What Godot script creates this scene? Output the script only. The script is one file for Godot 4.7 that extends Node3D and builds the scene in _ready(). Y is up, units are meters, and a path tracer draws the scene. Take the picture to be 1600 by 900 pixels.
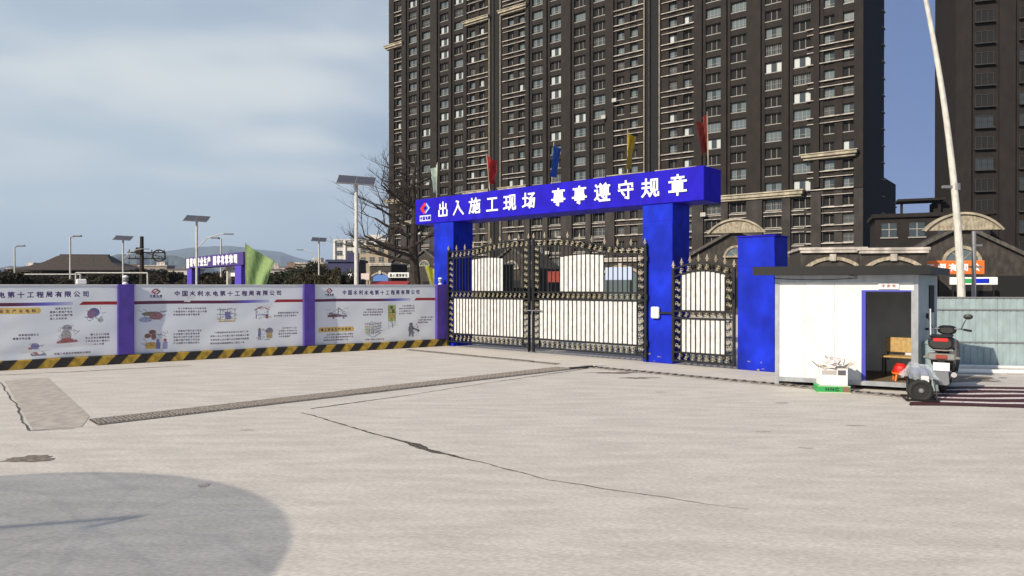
extends Node3D

# ---------------------------------------------------------------- mesh builder
class MB:
	var st := SurfaceTool.new()
	var col := Color(1, 1, 1)
	func _init():
		st.begin(Mesh.PRIMITIVE_TRIANGLES)
	func tri(a: Vector3, b: Vector3, c: Vector3):   # counter-clockwise seen from outside
		var n := (b - a).cross(c - a)
		if n.length_squared() < 1e-16: return
		n = n.normalized()
		for p in [a, c, b]:
			st.set_color(col); st.set_normal(n); st.set_uv(Vector2.ZERO); st.add_vertex(p)
	func tri_uv(a: Vector3, b: Vector3, c: Vector3, ua: Vector2, ub: Vector2, uc: Vector2):
		var n := (b - a).cross(c - a).normalized()
		st.set_color(col); st.set_normal(n); st.set_uv(ua); st.add_vertex(a)
		st.set_color(col); st.set_normal(n); st.set_uv(uc); st.add_vertex(c)
		st.set_color(col); st.set_normal(n); st.set_uv(ub); st.add_vertex(b)
	func quad(a: Vector3, b: Vector3, c: Vector3, d: Vector3):
		tri(a, b, c); tri(a, c, d)
	func box(c: Vector3, s: Vector3, xf := Transform3D.IDENTITY, bev := 0.0):
		var h := s * 0.5
		if bev <= 0.0:
			var p := []
			for i in 8:
				p.append(xf * (c + Vector3(h.x if i & 1 else -h.x, h.y if i & 2 else -h.y, h.z if i & 4 else -h.z)))
			quad(p[4], p[5], p[7], p[6]); quad(p[1], p[0], p[2], p[3])
			quad(p[5], p[1], p[3], p[7]); quad(p[0], p[4], p[6], p[2])
			quad(p[6], p[7], p[3], p[2]); quad(p[0], p[1], p[5], p[4])
			return
		bev = minf(bev, minf(h.x, minf(h.y, h.z)) * 0.9)
		var q := func(sx, sy, sz, ax):
			var v := Vector3(sx * (h.x - (0.0 if ax == 0 else bev)), sy * (h.y - (0.0 if ax == 1 else bev)), sz * (h.z - (0.0 if ax == 2 else bev)))
			return xf * (c + v)
		for s1 in [-1, 1]:
			face(q.call(s1, -1, -1, 0), q.call(s1, 1, -1, 0), q.call(s1, 1, 1, 0), q.call(s1, -1, 1, 0), xf * c)
			face(q.call(-1, s1, -1, 1), q.call(1, s1, -1, 1), q.call(1, s1, 1, 1), q.call(-1, s1, 1, 1), xf * c)
			face(q.call(-1, -1, s1, 2), q.call(1, -1, s1, 2), q.call(1, 1, s1, 2), q.call(-1, 1, s1, 2), xf * c)
			for s2 in [-1, 1]:
				face(q.call(s1, s2, -1, 0), q.call(s1, s2, 1, 0), q.call(s1, s2, 1, 1), q.call(s1, s2, -1, 1), xf * c)
				face(q.call(s1, -1, s2, 0), q.call(s1, 1, s2, 0), q.call(s1, 1, s2, 2), q.call(s1, -1, s2, 2), xf * c)
				face(q.call(-1, s1, s2, 1), q.call(1, s1, s2, 1), q.call(1, s1, s2, 2), q.call(-1, s1, s2, 2), xf * c)
				for s3 in [-1, 1]:
					otri(q.call(s1, s2, s3, 0), q.call(s1, s2, s3, 1), q.call(s1, s2, s3, 2), xf * c)
	func otri(a: Vector3, b: Vector3, c: Vector3, inside: Vector3):
		if (b - a).cross(c - a).dot((a + b + c) / 3.0 - inside) < 0: tri(a, c, b)
		else: tri(a, b, c)
	func face(a: Vector3, b: Vector3, c: Vector3, d: Vector3, inside: Vector3):
		if (b - a).cross(c - a).dot((a + c) * 0.5 - inside) < 0: quad(a, d, c, b)
		else: quad(a, b, c, d)
	func tube(pts: Array, radii, sides := 6, cap := true):
		var rings := []
		for i in pts.size():
			var d: Vector3 = (pts[mini(i + 1, pts.size() - 1)] - pts[maxi(i - 1, 0)]).normalized()
			var u := d.cross(Vector3.UP if absf(d.y) < 0.9 else Vector3.RIGHT).normalized()
			var v := u.cross(d).normalized()
			var r: float = radii[i] if radii is Array else radii
			var ring := []
			for k in sides:
				var an := TAU * k / sides + PI / sides
				ring.append(pts[i] + (u * cos(an) + v * sin(an)) * r)
			rings.append(ring)
		for i in pts.size() - 1:
			for k in sides:
				var k2 := (k + 1) % sides
				face(rings[i][k], rings[i][k2], rings[i + 1][k2], rings[i + 1][k], (pts[i] + pts[i + 1]) * 0.5)
		if cap:
			for k in range(1, sides - 1):
				otri(rings[0][0], rings[0][k], rings[0][k + 1], pts[1])
				otri(rings[-1][0], rings[-1][k], rings[-1][k + 1], pts[-2])
	func lathe(prof: Array, sides := 12, xf := Transform3D.IDENTITY):   # prof of Vector2(radius, height), upwards
		for i in prof.size() - 1:
			for k in sides:
				var a0 := TAU * k / sides; var a1 := TAU * (k + 1) / sides
				var p: Vector2 = prof[i]; var q: Vector2 = prof[i + 1]
				quad(xf * Vector3(p.x * sin(a0), p.y, p.x * cos(a0)), xf * Vector3(p.x * sin(a1), p.y, p.x * cos(a1)), xf * Vector3(q.x * sin(a1), q.y, q.x * cos(a1)), xf * Vector3(q.x * sin(a0), q.y, q.x * cos(a0)))
	func ball(c: Vector3, r: Vector3, sides := 10, rings := 6):
		var pr := []
		for i in rings + 1:
			var a := -PI / 2 + PI * i / rings
			pr.append(Vector2(maxf(cos(a), 0.0), sin(a)))
		lathe(pr, sides, Transform3D(Basis.from_scale(r), c))
	func torus(c: Vector3, axis_xf: Basis, R: float, r: float, n := 20, m := 8, squash := 1.0):   # axis = local x
		for i in n:
			for k in m:
				var f := func(ii, kk):
					var a = TAU * ii / n; var b = TAU * kk / m
					var rr = R + r * cos(b)
					return c + axis_xf * Vector3(r * squash * sin(b), rr * cos(a), rr * sin(a))
				var mid: Vector3 = c + axis_xf * Vector3(0, R * cos(TAU * (i + 0.5) / n), R * sin(TAU * (i + 0.5) / n))
				face(f.call(i, k), f.call(i + 1, k), f.call(i + 1, k + 1), f.call(i, k + 1), mid)
	func prism(poly: PackedVector2Array, z0: float, z1: float, xf := Transform3D.IDENTITY):   # outline in local x, y pulled along z
		if Geometry2D.is_polygon_clockwise(poly): poly.reverse()
		var t := Geometry2D.triangulate_polygon(poly)
		for i in range(0, t.size(), 3):
			var a := poly[t[i]]; var b := poly[t[i + 1]]; var c := poly[t[i + 2]]
			if (b - a).cross(c - a) < 0:
				var w := b; b = c; c = w
			tri(xf * Vector3(a.x, a.y, z1), xf * Vector3(b.x, b.y, z1), xf * Vector3(c.x, c.y, z1))
			tri(xf * Vector3(a.x, a.y, z0), xf * Vector3(c.x, c.y, z0), xf * Vector3(b.x, b.y, z0))
		for i in poly.size():
			var a := poly[i]; var b := poly[(i + 1) % poly.size()]
			quad(xf * Vector3(a.x, a.y, z0), xf * Vector3(b.x, b.y, z0), xf * Vector3(b.x, b.y, z1), xf * Vector3(a.x, a.y, z1))
	func done(m: Material, into: ArrayMesh = null) -> ArrayMesh:
		var mesh := st.commit(into)
		mesh.surface_set_material(mesh.get_surface_count() - 1, m)
		return mesh

var M := {}
var used := {}
var rng := RandomNumberGenerator.new()

func numbered(parent: Node, called: String) -> String:
	var key := str(parent.get_instance_id()) + called
	var n: int = used.get(key, -1) + 1
	used[key] = n
	return called if n == 0 else "%s_%03d" % [called, n]

func tag(o: Node, label: String, category: String, group := "") -> Node:
	o.set_meta("label", label); o.set_meta("category", category)
	if group: o.set_meta("group", group)
	return o

func thing(called: String, label: String, category: String, at: Vector3, yaw := 0.0, group := "") -> Node3D:
	var o := Node3D.new()
	o.name = numbered(self, called)
	add_child(o, true)
	o.position = at
	o.rotation.y = yaw
	tag(o, label, category, group)
	return o

func inst(called: String, mesh: Mesh, parent: Node, xf := Transform3D.IDENTITY) -> MeshInstance3D:
	var o := MeshInstance3D.new()
	o.name = numbered(parent, called)
	o.mesh = mesh
	o.transform = xf
	parent.add_child(o, true)
	return o

func obj(called: String, mb: MB, mat: Material, parent: Node = self) -> MeshInstance3D:
	return inst(called, mb.done(mat), parent)

func struct_(called: String, mb: MB, mat: Material) -> MeshInstance3D:
	var o := obj(called, mb, mat)
	o.set_meta("kind", "structure")
	return o

func bx(called: String, c: Vector3, s: Vector3, mat: Material, parent: Node, bev := 0.0) -> MeshInstance3D:
	var b := MB.new()
	b.box(c, s, Transform3D.IDENTITY, bev)
	return obj(called, b, mat, parent)

func pt(x: float, d: float, h := 0.0) -> Vector3:      # metres to the right of, in front of and above the yard's origin
	return Vector3(x, h, -d)

func far(b: float, d: float, h := 0.0) -> Vector3:     # a far spot by its bearing (tangent) and distance
	return Vector3(b * d, h, -d)

func lin(r: float, g: float, b: float) -> Color:
	return Color(r, g, b).linear_to_srgb()

var noise_tex := {}
func noise(kind: String, lo: float, hi: float, freq: float, oct: int, seed_: int, normal := false, size := 512) -> NoiseTexture2D:
	var key := "%s%f%f%f%d%d%s" % [kind, lo, hi, freq, oct, seed_, normal]
	if noise_tex.has(key): return noise_tex[key]
	var n := FastNoiseLite.new()
	n.noise_type = FastNoiseLite.TYPE_CELLULAR if kind == "cell" else FastNoiseLite.TYPE_SIMPLEX_SMOOTH
	n.frequency = freq; n.fractal_octaves = oct; n.seed = seed_
	var t := NoiseTexture2D.new()
	t.width = size; t.height = size; t.seamless = true; t.noise = n
	if normal:
		t.as_normal_map = true; t.bump_strength = hi
	else:
		var g := Gradient.new()
		g.set_color(0, Color(lo, lo, lo)); g.set_color(1, Color(hi, hi, hi))
		g.set_offset(0, 0.2); g.set_offset(1, 0.8)
		t.color_ramp = g
	noise_tex[key] = t
	return t

func mt(r: float, g: float, b: float, rough := 0.8, metal := 0.0, wear := 0.0, scale := 0.6) -> StandardMaterial3D:
	var m := StandardMaterial3D.new()
	m.albedo_color = lin(r, g, b)
	m.roughness = rough; m.metallic = metal
	if wear > 0.0:
		m.albedo_texture = noise("n", 1.0 - wear, 1.0, 0.012, 5, 7)
		m.uv1_triplanar = true; m.uv1_world_triplanar = true
		m.uv1_scale = Vector3(scale, scale * 0.45, scale)
	return m

# ---------------------------------------------------------------- characters as strokes on a 100 x 100 square
const HAN := {
	"出": "50,5 50,90;22,18 22,45 78,45 78,18;12,58 12,92 88,92 88,58",
	"入": "34,8 50,12 40,46 8,92;46,30 64,62 94,92",
	"施": "25,3 30,14;5,22 48,22;22,22 18,55 5,92;20,45 42,45 38,90 28,86;62,3 50,30;58,18 96,18;48,50 92,38 90,65 82,66;72,30 72,72;56,45 56,85 62,92 94,92 95,78",
	"工": "14,15 86,15;50,15 50,86;6,88 94,88",
	"现": "5,15 42,15;7,48 40,48;3,85 45,78;23,15 23,80;52,62 52,10 90,10 90,62;71,25 68,60 45,92;74,62 74,86 80,92 96,90 96,78",
	"场": "5,35 40,35;22,8 22,78;3,84 44,72;48,12 88,12 55,42 92,42 86,90 74,86;66,45 45,80;80,45 56,92",
	"事": "10,14 90,14;24,25 76,25 76,38 24,38 24,25;22,50 80,50 80,74 22,74;5,62 95,62;50,3 50,95 38,90",
	"遵": "36,3 42,10;70,3 62,10;28,14 94,14;38,23 86,23 86,50 38,50 38,23;54,14 54,36;68,14 68,36;38,37 86,37;30,61 96,61;76,52 76,82 66,80;48,68 56,76;8,8 16,18;4,36 18,36 18,70 4,84;18,76 34,92 96,92",
	"守": "50,2 50,14;10,32 10,18 90,18 90,32;8,48 92,48;66,32 66,92 50,88;28,60 40,74",
	"规": "5,25 45,25;4,48 47,48;25,5 25,48 20,75 4,92;28,62 44,84;56,62 56,10 90,10 90,62;73,25 70,60 48,92;76,62 76,86 82,92 97,90 97,78",
	"章": "50,1 50,10;18,13 82,13;34,18 38,28;66,18 62,28;5,32 95,32;24,43 76,43 76,68 24,68 24,43;24,55 76,55;5,81 95,81;50,68 50,99",
	"中": "14,28 86,28 86,62 14,62 14,28;50,4 50,96",
	"国": "10,8 90,8 90,94 10,94 10,8;26,28 74,28;30,50 70,50;24,76 76,76;50,28 50,76;60,58 66,68",
	"水": "50,4 50,94 38,88;8,34 38,34 28,62 6,84;86,20 58,46;54,42 72,70 96,88",
	"利": "46,6 12,16;6,36 52,36;30,14 30,94;30,40 6,74;32,44 50,62;66,16 66,66;88,6 88,92 76,88",
	"电": "16,24 80,24 80,66 16,66 16,24;16,45 80,45;48,4 48,86 58,92 94,92 95,76",
	"第": "22,2 8,20;16,10 46,10;62,2 52,18;58,10 94,10;14,28 82,28 82,44 16,44 14,62 88,62 86,84 76,82;50,28 50,98;48,64 12,94",
	"十": "6,45 94,45;50,5 50,96",
	"程": "42,5 10,14;5,32 46,32;26,12 26,96;26,36 6,72;28,42 44,58;54,10 90,10 90,36 54,36 54,10;52,52 94,52;54,72 92,72;48,94 98,94;72,52 72,94",
	"局": "18,28 84,28 84,8 18,8 16,60 4,94;22,44 88,44 84,92 72,88;34,56 64,56 64,78 34,78 34,56",
	"有": "6,20 94,20;46,4 34,40 6,68;32,96 32,38 80,38 80,92 68,88;32,55 80,55;32,72 80,72",
	"限": "10,6 10,96;10,8 36,8 24,36 38,54 30,66 20,64;48,8 86,8 86,46 48,46;48,27 86,27;48,8 48,92 66,82;58,48 92,92;90,54 72,66",
	"公": "36,6 8,46;60,6 92,46;46,40 22,86 76,80;62,60 84,94",
	"司": "12,12 86,12 86,92 70,88;10,32 66,32;20,50 58,50 58,80 20,80 20,50",
	"建": "40,14 86,14 86,42 40,42;30,28 96,28;36,56 92,56;32,70 96,70;62,2 62,82;6,14 28,14 10,44 28,44 6,90;10,56 34,88 96,92",
	"安": "50,2 50,12;10,28 10,16 90,16 90,28;46,26 24,66 74,94;72,42 56,72 14,94;6,46 94,46",
	"全": "50,4 6,44;50,4 94,44;24,48 76,48;24,68 76,68;8,92 92,92;50,48 50,92",
	"生": "26,8 10,40;22,28 88,28;50,4 50,90;18,58 82,58;6,91 94,91",
	"产": "50,2 52,12;12,18 88,18;32,24 40,38;68,24 60,38;92,44 16,44 14,70 4,94",
	"和": "46,6 12,16;6,36 52,36;30,14 30,94;30,40 6,74;32,44 50,62;62,22 92,22 92,82 62,82 62,22",
	"H": "14,4 14,96;86,4 86,96;14,50 86,50", "N": "14,96 14,4 86,96 86,4", "C": "88,20 66,6 34,6 12,26 12,74 34,94 66,94 88,80",
}

func strokes(ch: String) -> Array:
	var out := []
	for s in HAN[ch].split(";"):
		var p := []
		for q in s.split(" "):
			var xy: PackedStringArray = q.split(",")
			p.append(Vector2(float(xy[0]), float(xy[1])) / 100.0)
		out.append(p)
	return out

func glyph_mesh(ch: String, w: float, h: float, thick: float, depth: float) -> MB:   # raised letter, centred
	var b := MB.new()
	var i := 0
	for s in strokes(ch):
		for k in s.size() - 1:
			var a := Vector2((s[k].x - 0.5) * w, (0.5 - s[k].y) * h)
			var c := Vector2((s[k + 1].x - 0.5) * w, (0.5 - s[k + 1].y) * h)
			var dir := (c - a).normalized() * thick * 0.5
			var nn := Vector2(-dir.y, dir.x)
			b.prism(PackedVector2Array([a - dir + nn, a - dir - nn, c + dir - nn, c + dir + nn]), 0.0, depth + i * 0.0006)
			i += 1
	return b

# ---------------------------------------------------------------- flat print on an Image
var im: Image
func pr(x: float, y: float, w: float, h: float, c: Color):
	im.fill_rect(Rect2i(int(x), int(y), maxi(1, int(w)), maxi(1, int(h))), c)
func pl(a: Vector2, b: Vector2, wd: float, c: Color):
	var r := wd * 0.5 + 1.0
	for y in range(maxi(0, int(minf(a.y, b.y) - r)), mini(im.get_height(), int(maxf(a.y, b.y) + r) + 1)):
		for x in range(maxi(0, int(minf(a.x, b.x) - r)), mini(im.get_width(), int(maxf(a.x, b.x) + r) + 1)):
			var d := Vector2(x, y).distance_to(Geometry2D.get_closest_point_to_segment(Vector2(x, y), a, b))
			var al := clampf(wd * 0.5 + 0.5 - d, 0, 1) * c.a
			if al > 0: im.set_pixel(x, y, im.get_pixel(x, y).lerp(c, al))
func pe(cx: float, cy: float, rx: float, ry: float, c: Color):
	for y in range(maxi(0, int(cy - ry)), mini(im.get_height(), int(cy + ry) + 2)):
		for x in range(maxi(0, int(cx - rx)), mini(im.get_width(), int(cx + rx) + 2)):
			var d := Vector2((x - cx) / rx, (y - cy) / ry).length()
			var al := clampf((1.0 - d) * minf(rx, ry) + 0.5, 0, 1) * c.a
			if al > 0: im.set_pixel(x, y, im.get_pixel(x, y).lerp(c, al))
func pg(ch: String, x: float, y: float, w: float, h: float, wd: float, c: Color):
	for s in strokes(ch):
		for k in s.size() - 1:
			pl(Vector2(x + s[k].x * w, y + s[k].y * h), Vector2(x + s[k + 1].x * w, y + s[k + 1].y * h), wd, c)
func ptext(u0: float, u1: float, v0: float, rows: int, c: Color, pitch := 19.0):
	var keys: Array = HAN.keys()
	for r in rows:
		var x := u0 * 1024 + (26 if r == 0 and rows > 1 else 0)
		var end := u1 * 1024 - (rng.randf_range(10, 60) if r == rows - 1 and rows > 1 else 0.0)
		while x < end - 10:
			pg(keys[rng.randi_range(0, 30)], x, v0 * 410 + r * pitch, 11.5, 12.0, 1.5, c)
			x += 14.0

func scribble(x: float, y: float, w: float, h: float, n: int, sd: int):     # the fine line work of the printed drawings
	var keep := rng.state
	rng.seed = sd
	for k in n:
		var a := Vector2(x + rng.randf() * w, y + rng.randf() * h)
		var b := a + Vector2(rng.randf_range(-0.28, 0.28) * w, rng.randf_range(-0.22, 0.22) * h)
		var t := rng.randf_range(0.2, 0.5)
		pl(a, b, rng.randf_range(1.2, 3.2), Color(t, t * rng.randf_range(0.85, 1.0), t * rng.randf_range(0.9, 1.15), rng.randf_range(0.45, 0.9)))
	rng.state = keep

func logo_print(x: float, y: float):
	pl(Vector2(x - 4, y - 15), Vector2(x - 22, y), 7, Color(0.55, 0.12, 0.18)); pl(Vector2(x - 22, y), Vector2(x - 4, y + 15), 7, Color(0.55, 0.12, 0.18))
	pl(Vector2(x + 4, y - 15), Vector2(x + 22, y), 7, Color(0.35, 0.15, 0.28)); pl(Vector2(x + 22, y), Vector2(x + 4, y + 15), 7, Color(0.35, 0.15, 0.28))
	pl(Vector2(x + 8, y - 6), Vector2(x - 8, y + 6), 6, Color(0.55, 0.12, 0.18))
	var k := 0
	for ch in ["中", "国", "电", "建"]:
		pg(ch, x - 34 + k * 18, y + 21, 14, 12, 2.2, Color(0.25, 0.15, 0.35)); k += 1
	pr(x - 34, y + 37, 68, 2, Color(0.3, 0.2, 0.4))

func print_banner(which: int) -> ImageTexture:
	im = Image.create(1024, 410, false, Image.FORMAT_RGB8)
	im.fill(Color(0.85, 0.87, 0.89))
	var ink := Color(0.28, 0.2, 0.27)
	var head := Color(0.22, 0.14, 0.36)
	var t := "中国水利水电第十工程局有限公司"
	for i in t.length():
		pg(t[i], (0.215 + 0.0437 * i) * 1024, 0.075 * 410, 33, 33, 4.6, head)
	logo_print(0.115 * 1024, 0.085 * 410)
	for x in 800:
		var f := clampf((x / 1024.0 - 0.5) / 0.28, 0, 1)
		pr(x, 0.225 * 410, 1, 19, Color(0.36, 0.14, 0.26).lerp(Color(0.36, 0.36, 0.72), minf(f * 2, 1)).lerp(Color(0.74, 0.75, 0.84), maxf(0, f * 2 - 1)))
	pr(830, 0.225 * 410, 194, 19, Color(0.58, 0.12, 0.15))
	for y in 19:
		pr(810, 0.225 * 410 + y, 38 - y, 1, Color(0.85, 0.87, 0.89))
	var tan := Color(0.72, 0.62, 0.42); var yel := Color(0.80, 0.66, 0.30); var gry := Color(0.48, 0.48, 0.52); var blu := Color(0.45, 0.45, 0.66); var red := Color(0.6, 0.3, 0.3)
	if which == 2:
		pe(85, 170, 45, 13, Color(0.5, 0.45, 0.35)); pe(120, 185, 38, 22, red.lightened(0.2)); pe(60, 205, 36, 16, Color(0.62, 0.66, 0.76)); pl(Vector2(110, 168), Vector2(178, 155), 5, gry); pl(Vector2(115, 190), Vector2(170, 180), 4, gry)
		ptext(0.21, 0.40, 0.33, 3, ink)
		for k in 3:
			pl(Vector2(490 + 45 * k, 150), Vector2(490 + 45 * k, 225), 4, gry); pl(Vector2(470, 150 + 32 * k), Vector2(590, 147 + 32 * k), 4, tan if k == 2 else gry)
		pr(520, 165, 34, 45, blu); pr(480, 222, 100, 9, tan); pl(Vector2(490, 160), Vector2(560, 140), 3, gry)
		pl(Vector2(705, 158), Vector2(752, 136), 6, red); pl(Vector2(752, 136), Vector2(800, 158), 6, red); pr(712, 160, 5, 55, gry); pr(788, 160, 5, 55, gry); pr(715, 190, 76, 5, blu); pr(715, 190, 4, 26, gry); pr(776, 195, 18, 22, red)
		ptext(0.81, 0.975, 0.43, 2, ink)
		pe(98, 282, 20, 14, Color(0.5, 0.36, 0.3)); pe(72, 304, 18, 14, Color(0.5, 0.36, 0.3)); pe(105, 310, 14, 20, Color(0.52, 0.4, 0.36)); pr(60, 345, 60, 38, yel); pe(128, 335, 9, 10, blu); pr(118, 345, 24, 42, blu); pe(168, 333, 9, 10, red); pr(156, 343, 26, 46, blu.lightened(0.2))
		ptext(0.21, 0.37, 0.67, 5, ink); ptext(0.42, 0.65, 0.71, 4, ink, 23.0)
		pe(735, 286, 8, 9, gry); pr(726, 296, 18, 40, blu); pr(728, 336, 7, 22, gry); pr(738, 336, 7, 22, gry); pe(800, 300, 24, 22, gry); pr(782, 312, 38, 38, tan); pr(770, 355, 36, 5, gry)
		ptext(0.84, 0.97, 0.68, 4, ink)
	elif which == 3:
		pr(105, 205, 150, 14, red.darkened(0.3)); pl(Vector2(120, 195), Vector2(250, 215), 12, gry); pl(Vector2(185, 205), Vector2(190, 155), 10, gry); pl(Vector2(190, 158), Vector2(215, 172), 7, gry); pl(Vector2(130, 195), Vector2(190, 160), 3, gry); pe(150, 226, 9, 7, gry); pe(230, 226, 9, 7, gry)
		pe(45, 307, 13, 17, yel); pe(300, 307, 13, 17, yel); pr(45, 290, 255, 34, yel); pr(45, 293, 255, 28, Color(0.83, 0.72, 0.42))
		for i in 9: pg(["施", "工", "安", "全", "生", "产", "水", "电", "和"][i], 52 + i * 27, 297, 19, 19, 3, Color(0.3, 0.2, 0.2))
		ptext(0.07, 0.31, 0.82, 3, ink); ptext(0.38, 0.545, 0.4, 3, ink)
		for k in 5:
			pl(Vector2(410 + 14 * k, 270 - 3 * k), Vector2(415 + 14 * k, 345), 4, gry); pl(Vector2(478 + 14 * k, 262), Vector2(475 + 13 * k, 352 - 5 * k), 4, gry)
		for k in 4:
			pl(Vector2(400, 272 + 20 * k), Vector2(470, 276 + 22 * k), 4, tan if k % 2 else gry); pl(Vector2(470, 276 + 22 * k), Vector2(545, 268 + 18 * k), 4, gry)
		pl(Vector2(420, 345), Vector2(470, 372), 4, gry); pl(Vector2(470, 372), Vector2(540, 340), 4, gry); pe(425, 318, 16, 22, Color(0.66, 0.72, 0.5, 0.6))
		ptext(0.39, 0.56, 0.93, 1, red.darkened(0.3))
		pr(600, 140, 68, 120, Color(0.62, 0.68, 0.38)); pe(630, 158, 14, 12, Color(0.3, 0.4, 0.25)); pe(645, 185, 12, 16, Color(0.42, 0.32, 0.2)); pl(Vector2(602, 196), Vector2(668, 196), 4, Color(0.3, 0.3, 0.2)); pe(628, 220, 20, 14, yel.darkened(0.1)); pe(645, 235, 14, 10, tan); pl(Vector2(630, 236), Vector2(640, 305), 7, gry); pl(Vector2(605, 262), Vector2(608, 318), 4, Color(0.5, 0.62, 0.7)); pl(Vector2(606, 300), Vector2(668, 285), 4, Color(0.5, 0.62, 0.7))
		ptext(0.68, 0.82, 0.35, 4, ink); ptext(0.84, 0.985, 0.57, 3, ink)
		pe(800, 290, 17, 15, gry.darkened(0.1)); pe(800, 325, 24, 32, Color(0.42, 0.46, 0.5)); pr(782, 345, 16, 36, gry); pr(808, 345, 18, 38, gry); pl(Vector2(820, 318), Vector2(870, 338), 10, Color(0.32, 0.28, 0.3)); pe(868, 338, 11, 9, Color(0.32, 0.28, 0.3))
	else:
		pe(350, 137, 13, 17, yel); pe(630, 137, 13, 17, yel); pr(350, 120, 280, 34, yel); pr(350, 123, 280, 28, Color(0.83, 0.72, 0.42))
		for i in 9: pg(["施", "工", "安", "全", "生", "产", "水", "电", "和"][i], 360 + i * 30, 128, 19, 19, 3, Color(0.4, 0.3, 0.25))
		ptext(0.67, 0.78, 0.3, 4, ink); ptext(0.5, 0.63, 0.65, 2, ink); ptext(0.84, 0.965, 0.68, 4, ink); ptext(0.69, 0.87, 0.93, 1, ink)
		pe(905, 155, 28, 26, blu.darkened(0.15)); pe(890, 165, 20, 26, red.lerp(blu, 0.6)); pe(938, 200, 16, 14, Color(0.68, 0.68, 0.7)); pl(Vector2(905, 175), Vector2(940, 215), 3, gry)
		pe(770, 240, 24, 18, gry.lightened(0.2)); pl(Vector2(735, 240), Vector2(790, 245), 4, gry); pe(765, 285, 26, 34, Color(0.62, 0.6, 0.6)); pl(Vector2(725, 322), Vector2(815, 318), 14, red.lightened(0.15)); pe(768, 312, 30, 14, red.lightened(0.1))
		pe(615, 338, 20, 18, blu.lightened(0.1)); pl(Vector2(590, 350), Vector2(625, 385), 14, red.lightened(0.15)); pl(Vector2(600, 388), Vector2(665, 388), 9, gry); ptext(0.06, 0.2, 0.35, 4, ink); ptext(0.25, 0.42, 0.6, 4, ink)
	var zones := {2: [[40, 150, 110, 65], [480, 145, 100, 80], [705, 140, 95, 75], [60, 275, 120, 110], [722, 280, 100, 75]], 3: [[110, 160, 150, 65], [400, 262, 145, 100], [600, 142, 66, 140], [778, 280, 90, 100]], 1: [[870, 130, 80, 80], [725, 225, 90, 100], [590, 325, 70, 60]]}
	var zi := 0
	for z in zones[which]:
		zi += 1
		scribble(z[0], z[1], z[2], z[3], 34, which * 10 + zi)
	return ImageTexture.create_from_image(im)

# ---------------------------------------------------------------- sky
func make_sky() -> ImageTexture:
	var w := 768; var h := 384
	var img := Image.create(w, h, false, Image.FORMAT_RGBF)
	var n := FastNoiseLite.new(); n.noise_type = FastNoiseLite.TYPE_SIMPLEX_SMOOTH; n.frequency = 1.0; n.fractal_octaves = 5; n.seed = 23
	var n2 := FastNoiseLite.new(); n2.noise_type = FastNoiseLite.TYPE_SIMPLEX_SMOOTH; n2.frequency = 0.5; n2.fractal_octaves = 2; n2.seed = 5
	for y in h:
		var el := (0.5 - (y + 0.5) / h) * PI
		for x in w:
			var az := (x + 0.5) / w * TAU      # column 0 is straight ahead
			var dir := Vector3(sin(az) * cos(el), sin(el), -cos(az) * cos(el))
			var c: Color
			if el > 0:
				var g := pow(1.0 - dir.y, 2.0)
				var side := smoothstep(-0.5, 0.75, dir.x)          # hazier towards the low sun on the left, clearer to the right
				var zen := Color(0.27, 0.34, 0.45).lerp(Color(0.07, 0.115, 0.25), side); var hor := Color(0.46, 0.55, 0.62).lerp(Color(0.08, 0.14, 0.30), side).lerp(Color(0.15, 0.24, 0.50), side)
				c = zen.lerp(hor, g)
				var p := Vector3(dir.x, 0, dir.z) / (dir.y + 0.16)
				var big := n2.get_noise_3d(p.x * 0.9 + 2.0, 0.0, p.z * 0.9)
				var v := n.get_noise_3d(p.x * 1.0 + p.z * 0.5, p.z * 1.5, 3.0) * 1.0 + big * 0.4 + lerpf(0.36, -0.42, side)
				var cl := smoothstep(-0.15, 0.95, v) * smoothstep(0.03, 0.22, el)
				c = c.lerp(Color(0.60, 0.64, 0.65), cl * 0.85)
			else:
				c = Color(0.30, 0.29, 0.27)
			img.set_pixel(x, y, c)
	return ImageTexture.create_from_image(img)

# ================================================================ build
func _ready():
	rng.seed = 4217
	var cam := Camera3D.new(); cam.name = "camera"
	add_child(cam)
	cam.position = Vector3(0, 2.0, 0)
	cam.rotation_degrees = Vector3(-0.21, 0, 0)
	cam.fov = 44.48
	cam.near = 0.1
	cam.far = 24000
	cam.current = true
	var we := WorldEnvironment.new(); we.name = "world_environment"
	var env := Environment.new()
	var sky := Sky.new()
	var sm := PanoramaSkyMaterial.new()
	sm.panorama = make_sky()
	sky.sky_material = sm
	env.background_mode = Environment.BG_SKY
	env.sky = sky
	env.tonemap_mode = Environment.TONE_MAPPER_LINEAR
	env.tonemap_exposure = 1.24
	env.sdfgi_enabled = true; env.ssao_enabled = true; env.ssil_enabled = true
	env.fog_enabled = true
	env.fog_density = 0.0001
	env.fog_light_color = Color(0.72, 0.79, 0.88)
	we.environment = env
	add_child(we)
	var sun := DirectionalLight3D.new(); sun.name = "sun"
	sun.light_energy = 1.5
	sun.light_color = Color(1.0, 0.95, 0.87)
	sun.light_angular_distance = 0.5
	sun.shadow_enabled = true
	add_child(sun)
	var el := deg_to_rad(28.0)
	var to_sun := Vector3(-0.73 * cos(el), sin(el), 0.683 * cos(el))
	sun.look_at_from_position(to_sun * 50.0, Vector3.ZERO, Vector3.UP)

	materials()
	ground()
	hills()
	tower()
	far_buildings()
	gate()
	fence()
	hut()
	yard_things()
	lamps_and_masts()
	flags()
	trees()

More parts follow.
